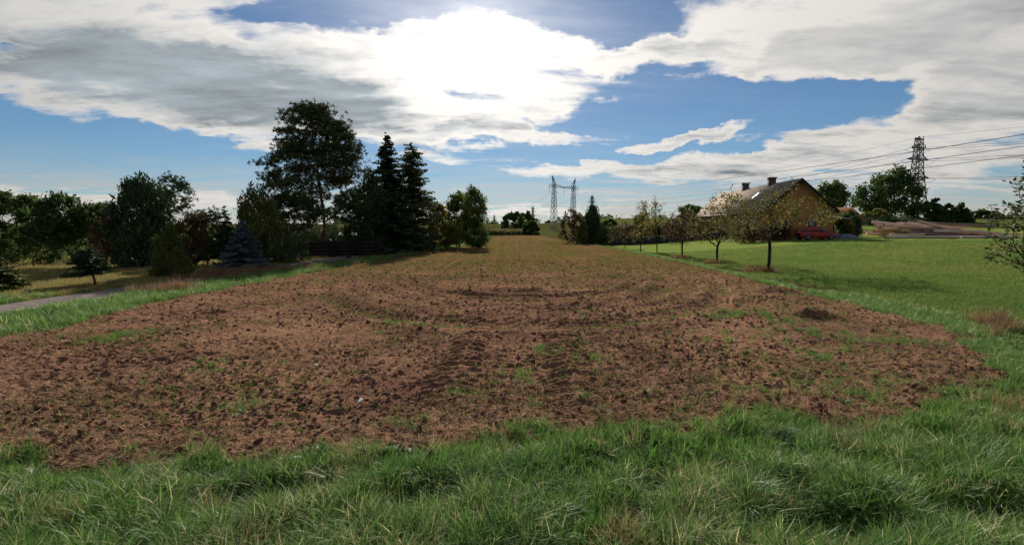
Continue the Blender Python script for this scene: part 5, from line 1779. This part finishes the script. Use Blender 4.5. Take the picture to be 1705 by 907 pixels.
# distant wood on the skyline and tall dry growth at the end of the field
def far_growth():
    rng = np.random.default_rng(141)
    cm = MB()
    for _ in range(150):
        px = rng.uniform(560, 1760); y = rng.uniform(480, 620)
        b = at(px, 400, y); s = rng.uniform(2.5, 6)
        if 905 < px < 945 and rng.uniform() < 0.6: s *= 0.5
        c = np.array([b.x, y, hz(b.x, y) + s * 0.45])
        leaf_cloud(cm, c + rng.normal(0, 1, (22, 3)) * np.array([s * 0.9, s * 0.6, s * 0.4]), 7, s * 0.16, 1.5, rng, 0.7)
    kind(cm.build('distant_wood', M['leaf_dark']), 'stuff', 'line of distant trees and bushes on the skyline')
    n = 2600
    x = rng.uniform(-24, 3.5, n); y = 184 + rng.uniform(0, 22, n) + 0.2 * x
    base = np.stack([x, y, hgt(x, y)], 1)
    h = rng.uniform(1.3, 2.6, n)[:, None]
    u = np.stack([rng.normal(0, 0.25, n), rng.normal(0, 0.25, n), np.ones(n)], 1) * h * 0.5
    w = np.stack([np.ones(n), rng.normal(0, 0.5, n), np.zeros(n)], 1) * 0.28
    cm = MB(); cm.leaves(base + u, u, w, rng.uniform(0, 1, n))
    kind(cm.build('tall_dry_growth', leaf_mat('reed', (0.10, 0.085, 0.04), (0.15, 0.12, 0.055), (0.06, 0.07, 0.025), patch=0.1)), 'stuff', 'band of tall dry growth at the far end of the field')


far_growth()

# ------------------------------------------------------------------ logs
M['log_bark'] = pmat('log_bark', (0.68, 0.50, 0.40), (0.50, 0.34, 0.28), 1.6, 0.9, 0.15, 0.8, 14, c=(0.42, 0.29, 0.20), stretch=(0.25, 1, 1))
M['log_dark'] = pmat('log_bark_dark', (0.32, 0.22, 0.19), (0.20, 0.135, 0.125), 1.6, 0.9, 0.15, 0.8, 14, c=(0.26, 0.18, 0.14), stretch=(0.25, 1, 1))
M['log_pale'] = pmat('peeled_log', (0.66, 0.52, 0.36), (0.55, 0.41, 0.27), 1.2, 0.7, 0.2, 0.3, 12, stretch=(0.2, 1, 1))
M['log_end'] = pmat('cut_end', (0.62, 0.43, 0.26), (0.50, 0.33, 0.19), 9, 0.8, 0.15, 0.2, 20)


def log(x, y, z, L, r, az, el, mat, label, group='felled logs in the big pile', bend=0.0):
    root = thing('felled_log', label, 'log', (x, y, z), 0, group)
    root.rotation_euler = (0, -el, az)
    t = np.linspace(-0.5, 0.5, 7)
    pts = np.stack([t * L, bend * np.cos(t * PI), 0 * t], 1)
    rad = r * (1.08 - 0.22 * (t + 0.5))
    m = MB(); m.tube(pts, rad, 10, caps=False); m.build('bark', mat, root, smooth=True)
    for s, i in ((-1, 0), (1, 6)):
        k = 10
        th = np.arange(k) * 2 * PI / k
        ring = np.stack([np.full(k, s * L / 2 - s * 0.004), rad[i] * np.cos(th) * 0.995, rad[i] * np.sin(th) * 0.995], 1)
        cen = np.array([[s * L / 2 + s * 0.012, 0, 0]])
        c = MB(); c.add(np.concatenate([ring, cen]), None, [((q, (q + 1) % k, k) if s > 0 else ((q + 1) % k, q, k)) for q in range(k)])
        c.build('cut_end', M['log_end'], root)


def log_pile():
    rng = np.random.default_rng(151)
    TIER = ['bottom layer', 'second layer', 'third layer', 'fourth layer', 'fifth layer', 'topmost layer']
    for layer in range(6):
        z0 = layer * 0.33
        rows = max(3, 10 - layer)
        for k in range(rows):
            f = (k + 0.5) / rows
            y = 61.6 + 0.33 * layer + f * (7.6 - 0.8 * layer) + rng.normal(0, 0.08)
            L = rng.uniform(6.0, 12.5) - 0.35 * layer
            cx = rng.uniform(50.0, 57.0) if layer < 3 else rng.uniform(49.0, 54.5)
            r = rng.uniform(0.13, 0.21)
            az = rng.normal(0.0, 0.20) if rng.uniform() < 0.75 else rng.choice([-1, 1]) * rng.uniform(0.3, 0.55); el = rng.normal(-0.01 * layer, 0.035)
            dark = rng.uniform() < 0.35
            zz = hz(cx, y) + r + z0 * 0.95
            log(cx, y, zz, L, r, az, el, M['log_dark' if dark else 'log_bark'], ('dark' if dark else 'brown') + ' barked log in the %s of the big log pile' % TIER[layer], bend=rng.normal(0, 0.08))
    for (cx, y, L, r, az, z, lab) in [(47.6, 60.5, 7.2, 0.19, 0.0, 0.0, 'longest pale peeled log lying in front of the big pile'),
                                      (46.6, 61.0, 4.6, 0.16, 0.05, 0.0, 'short pale peeled log lying behind the longest peeled log'),
                                      (46.9, 60.95, 4.0, 0.13, -0.04, 0.34, 'thin pale peeled log lying on top of the short peeled log'),
                                      (56.2, 60.3, 6.4, 0.17, -0.10, 0.0, 'honey coloured log jutting out in front of the big pile')]:
        log(cx, y, hz(cx, y) + r + z, L, r, az, 0, M['log_pale'] if 'honey' not in lab else M['log_bark'], lab, 'pale logs in front of the pile')


log_pile()


# ------------------------------------------------------------------ red car
def car():
    x, y = 34.0, 57.6
    root = thing('red_car', 'red hatchback car parked side on in front of the ochre house', 'car', (x, y, hz(x, y) + 0.0), R(2))
    red = pmat('red_paint', (0.30, 0.020, 0.018), (0.25, 0.017, 0.016), 2, 0.3, 0.4)
    black = pmat('tyre_rubber', (0.02, 0.02, 0.021), (0.03, 0.03, 0.03), 5, 0.8, 0.2)
    # lower body: cross-sections along the length (x: rear -2.1 to front 2.1): sill, belt height, half width
    secs = [(-2.08, 0.42, 0.78, 0.66), (-2.02, 0.30, 0.92, 0.78), (-1.6, 0.24, 0.95, 0.84), (-0.6, 0.22, 0.93, 0.86), (0.4, 0.22, 0.91, 0.86), (1.05, 0.22, 0.90, 0.85), (1.6, 0.24, 0.82, 0.81), (1.98, 0.30, 0.70, 0.72), (2.1, 0.40, 0.58, 0.58)]
    m = MB(); vs = []
    for (sx, lo, hi, hw) in secs:
        mid = (lo + hi) / 2
        prof = [(-hw * 0.9, lo), (-hw, lo + 0.12), (-hw, mid + 0.08), (-hw * 0.93, hi), (hw * 0.93, hi), (hw, mid + 0.08), (hw, lo + 0.12), (hw * 0.9, lo)]
        vs += [(sx, a, b) for a, b in prof]
    k = 8
    q = [(s * k + i, s * k + (i + 1) % k, (s + 1) * k + (i + 1) % k, (s + 1) * k + i) for s in range(len(secs) - 1) for i in range(k)]
    t = []
    for o, rev in ((0, False), ((len(secs) - 1) * k, True)):
        for i in range(1, k - 1): t.append((o, o + i, o + i + 1) if not rev else (o, o + i + 1, o + i))
    m.add(vs, q, t); m.build('body', red, root)
    # cabin
    cab = [(-1.98, 0.93, 0.74, 0.93), (-1.62, 0.93, 0.78, 1.40), (-0.9, 0.93, 0.80, 1.48), (0.0, 0.92, 0.80, 1.47), (0.45, 0.91, 0.79, 1.38), (1.12, 0.89, 0.76, 0.90)]
    m = MB(); vs = []
    for (sx, lo, hw, hi) in cab: vs += [(sx, -hw, lo), (sx, -hw * 0.78, hi), (sx, hw * 0.78, hi), (sx, hw, lo)]
    q = [(s * 4 + i, s * 4 + (i + 1) % 4, (s + 1) * 4 + (i + 1) % 4, (s + 1) * 4 + i) for s in range(len(cab) - 1) for i in range(4)]
    m.add(vs, q); m.build('cabin', red, root)
    # windows, set a little proud of the cabin sides
    for s in (-1, 1):
        for (a0, a1, b0, b1) in ((-1.5, -0.98, -1.38, -0.96), (-0.92, -0.12, -0.9, -0.12), (-0.05, 0.82, -0.05, 0.40)):
            m = MB(); yb, yt = 0.787 * s, 0.652 * s
            lo, hi = 0.97, 1.375
            m.add([(a0, yb, lo), (a1, yb, lo), (b1, yt, hi), (b0, yt, hi)] + [(a0, yb - s * .02, lo), (a1, yb - s * .02, lo), (b1, yt - s * .02, hi), (b0, yt - s * .02, hi)],
                  [(0, 1, 2, 3), (4, 7, 6, 5), (0, 4, 5, 1), (1, 5, 6, 2), (2, 6, 7, 3), (3, 7, 4, 0)]); m.build('side_window', M['glass'], root)
    for (xa, za, xb, zb, nm) in ((0.52, 1.345, 1.07, 0.945, 'windscreen'), (-1.675, 1.345, -1.945, 0.985, 'rear_window')):
        m = MB(); sg = 0.02 if xa > 0 else -0.02
        m.add([(xa + sg, -0.56, za), (xa + sg, 0.56, za), (xb + sg, 0.68, zb), (xb + sg, -0.68, zb), (xa, -0.56, za - .02), (xa, 0.56, za - .02), (xb, 0.68, zb - .02), (xb, -0.68, zb - .02)],
              [(0, 1, 2, 3), (4, 7, 6, 5), (0, 4, 5, 1), (1, 5, 6, 2), (2, 6, 7, 3), (3, 7, 4, 0)]); m.build(nm, M['glass'], root)
    for wx in (-1.28, 1.30):
        for s in (-1, 1):
            m = MB(); m.tube([(wx, s * 0.68, 0.31), (wx, s * 0.70, 0.31), (wx, s * 0.86, 0.31), (wx, s * 0.88, 0.31)], [0.27, 0.31, 0.31, 0.27], 20); w = m.build('wheel', black, root)
            m = MB(); m.tube([(wx, s * 0.874, 0.31), (wx, s * 0.89, 0.31)], [0.19, 0.17], 14); m.build('rim', M['steel_pale'], w)
    for s in (-1, 1):
        m = MB(); m.box(1.93, 2.06, s * 0.50 - 0.14, s * 0.50 + 0.14, 0.60, 0.71); m.build('headlight', M['frame'], root)
        m = MB(); m.box(-2.07, -1.98, s * 0.62 - 0.08, s * 0.62 + 0.08, 0.62, 0.86); m.build('tail_light', red, root)
        m = MB(); m.box(0.72, 0.90, s * 0.93 - 0.08, s * 0.93 + 0.08, 0.93, 1.04); m.build('wing_mirror', red, root)
        for hx in (-0.75, 0.15):
            m = MB(); m.box(hx - 0.09, hx + 0.09, s * 0.872 - 0.012, s * 0.872 + 0.012, 0.80, 0.83); m.build('door_handle', black, root)
    for sx, nm in ((2.06, 'front_bumper'), (-2.06, 'rear_bumper')):
        m = MB(); m.box(sx - 0.06, sx + 0.06, -0.6, 0.6, 0.30, 0.44); m.build(nm, black, root)


car()


# ------------------------------------------------------------------ small things
def stone(px, py, sx, sy, sz, label, mat, seed):
    import bmesh
    bm = bmesh.new(); bmesh.ops.create_icosphere(bm, subdivisions=2, radius=1)
    r = random.Random(seed)
    for v in bm.verts:
        k = 1 + r.uniform(-0.12, 0.12)
        co = v.co * k
        co.z = max(-0.6, min(0.7, co.z * 1.3))
        v.co = Vector((co.x * sx, co.y * sy, co.z * sz))
    me = bpy.data.meshes.new('stone'); bm.to_mesh(me); bm.free()
    p = gp(px, py)
    z = float(fieldz_full(np.array([p.x]), np.array([p.y]))[0])
    o = link('field_stone', me, mat, loc=(p.x, p.y, z + sz * 0.45)); o.rotation_euler = (R(6), R(-8), R(25) + seed)
    tag(o, label, 'stone', 'pale stones on the worked soil')


M['stone'] = pmat('pale_stone', (0.42, 0.40, 0.37), (0.33, 0.31, 0.29), 8, 0.9, 0.15, 0.4, 30)
stone(598, 674, 0.07, 0.05, 0.014, 'flat pale stone lying alone on the soil left of the tyre prints', M['stone'], 1)
stone(528, 614, 0.06, 0.04, 0.02, 'small rounded pale stone beyond the flat pale stone', M['stone'], 2)
stone(686, 583, 0.09, 0.04, 0.03, 'thin tan stone near the upper end of the tyre prints', pmat('tan_stone', (0.40, 0.28, 0.20), (0.32, 0.22, 0.16), 8, 0.9, 0.1), 3)


def weed(px, py, h, label, seed, mat='leaf_mid', y=None):
    rng = np.random.default_rng(seed)
    p = gp(px, py)
    root = thing('tall_weed', label, 'weed', (p.x, p.y, hz(p.x, p.y)), group='tall weeds beside the field')
    m = MB(); m.tube([(0, 0, -0.03), (0.02, 0.01, h * 0.5), (0.0, 0.02, h)], [0.012, 0.009, 0.004], 5); m.build('stem', M['sprout'], root)
    n = 46
    z = rng.uniform(0.05, 1, n) * h; a = rng.uniform(0, 2 * PI, n)
    d = np.stack([np.cos(a), np.sin(a), rng.uniform(-0.1, 0.7, n)], 1); d /= np.linalg.norm(d, axis=1, keepdims=True)
    L = (0.05 + 0.22 * (1 - z / h))[:, None] * h
    w = np.cross(d, [0, 0, 1.0]); w /= np.linalg.norm(w, axis=1, keepdims=True)
    c = np.stack([0 * z, 0 * z, z], 1) + d * L * 0.5
    m = MB(); m.leaves(c, d * L * 0.5, w * L * 0.2, rng.uniform(0, 1, n)); m.build('leaves', M[mat], root)


WEEDS = ['pale leafy weed in the withered grass in front of the blue spruce', 'tallest pale leafy weed in the edge grass in front of the timber fence', 'shortest leafy weed beside the gravel road near the small pointed conifer',
         'leafy weed at the field edge beside the withered grass clumps', 'small leafy weed at the field edge below the tall pine', 'leafy weed in the edge grass between the blue spruce and the timber fence']
for i, (px, py, h) in enumerate([(418, 449, 0.75), (512, 443, 0.8), (290, 481, 0.45), (405, 455, 0.5), (540, 440, 0.5), (474, 449, 0.6)]):
    weed(px, py, h, WEEDS[i], 160 + i, 'sprout')
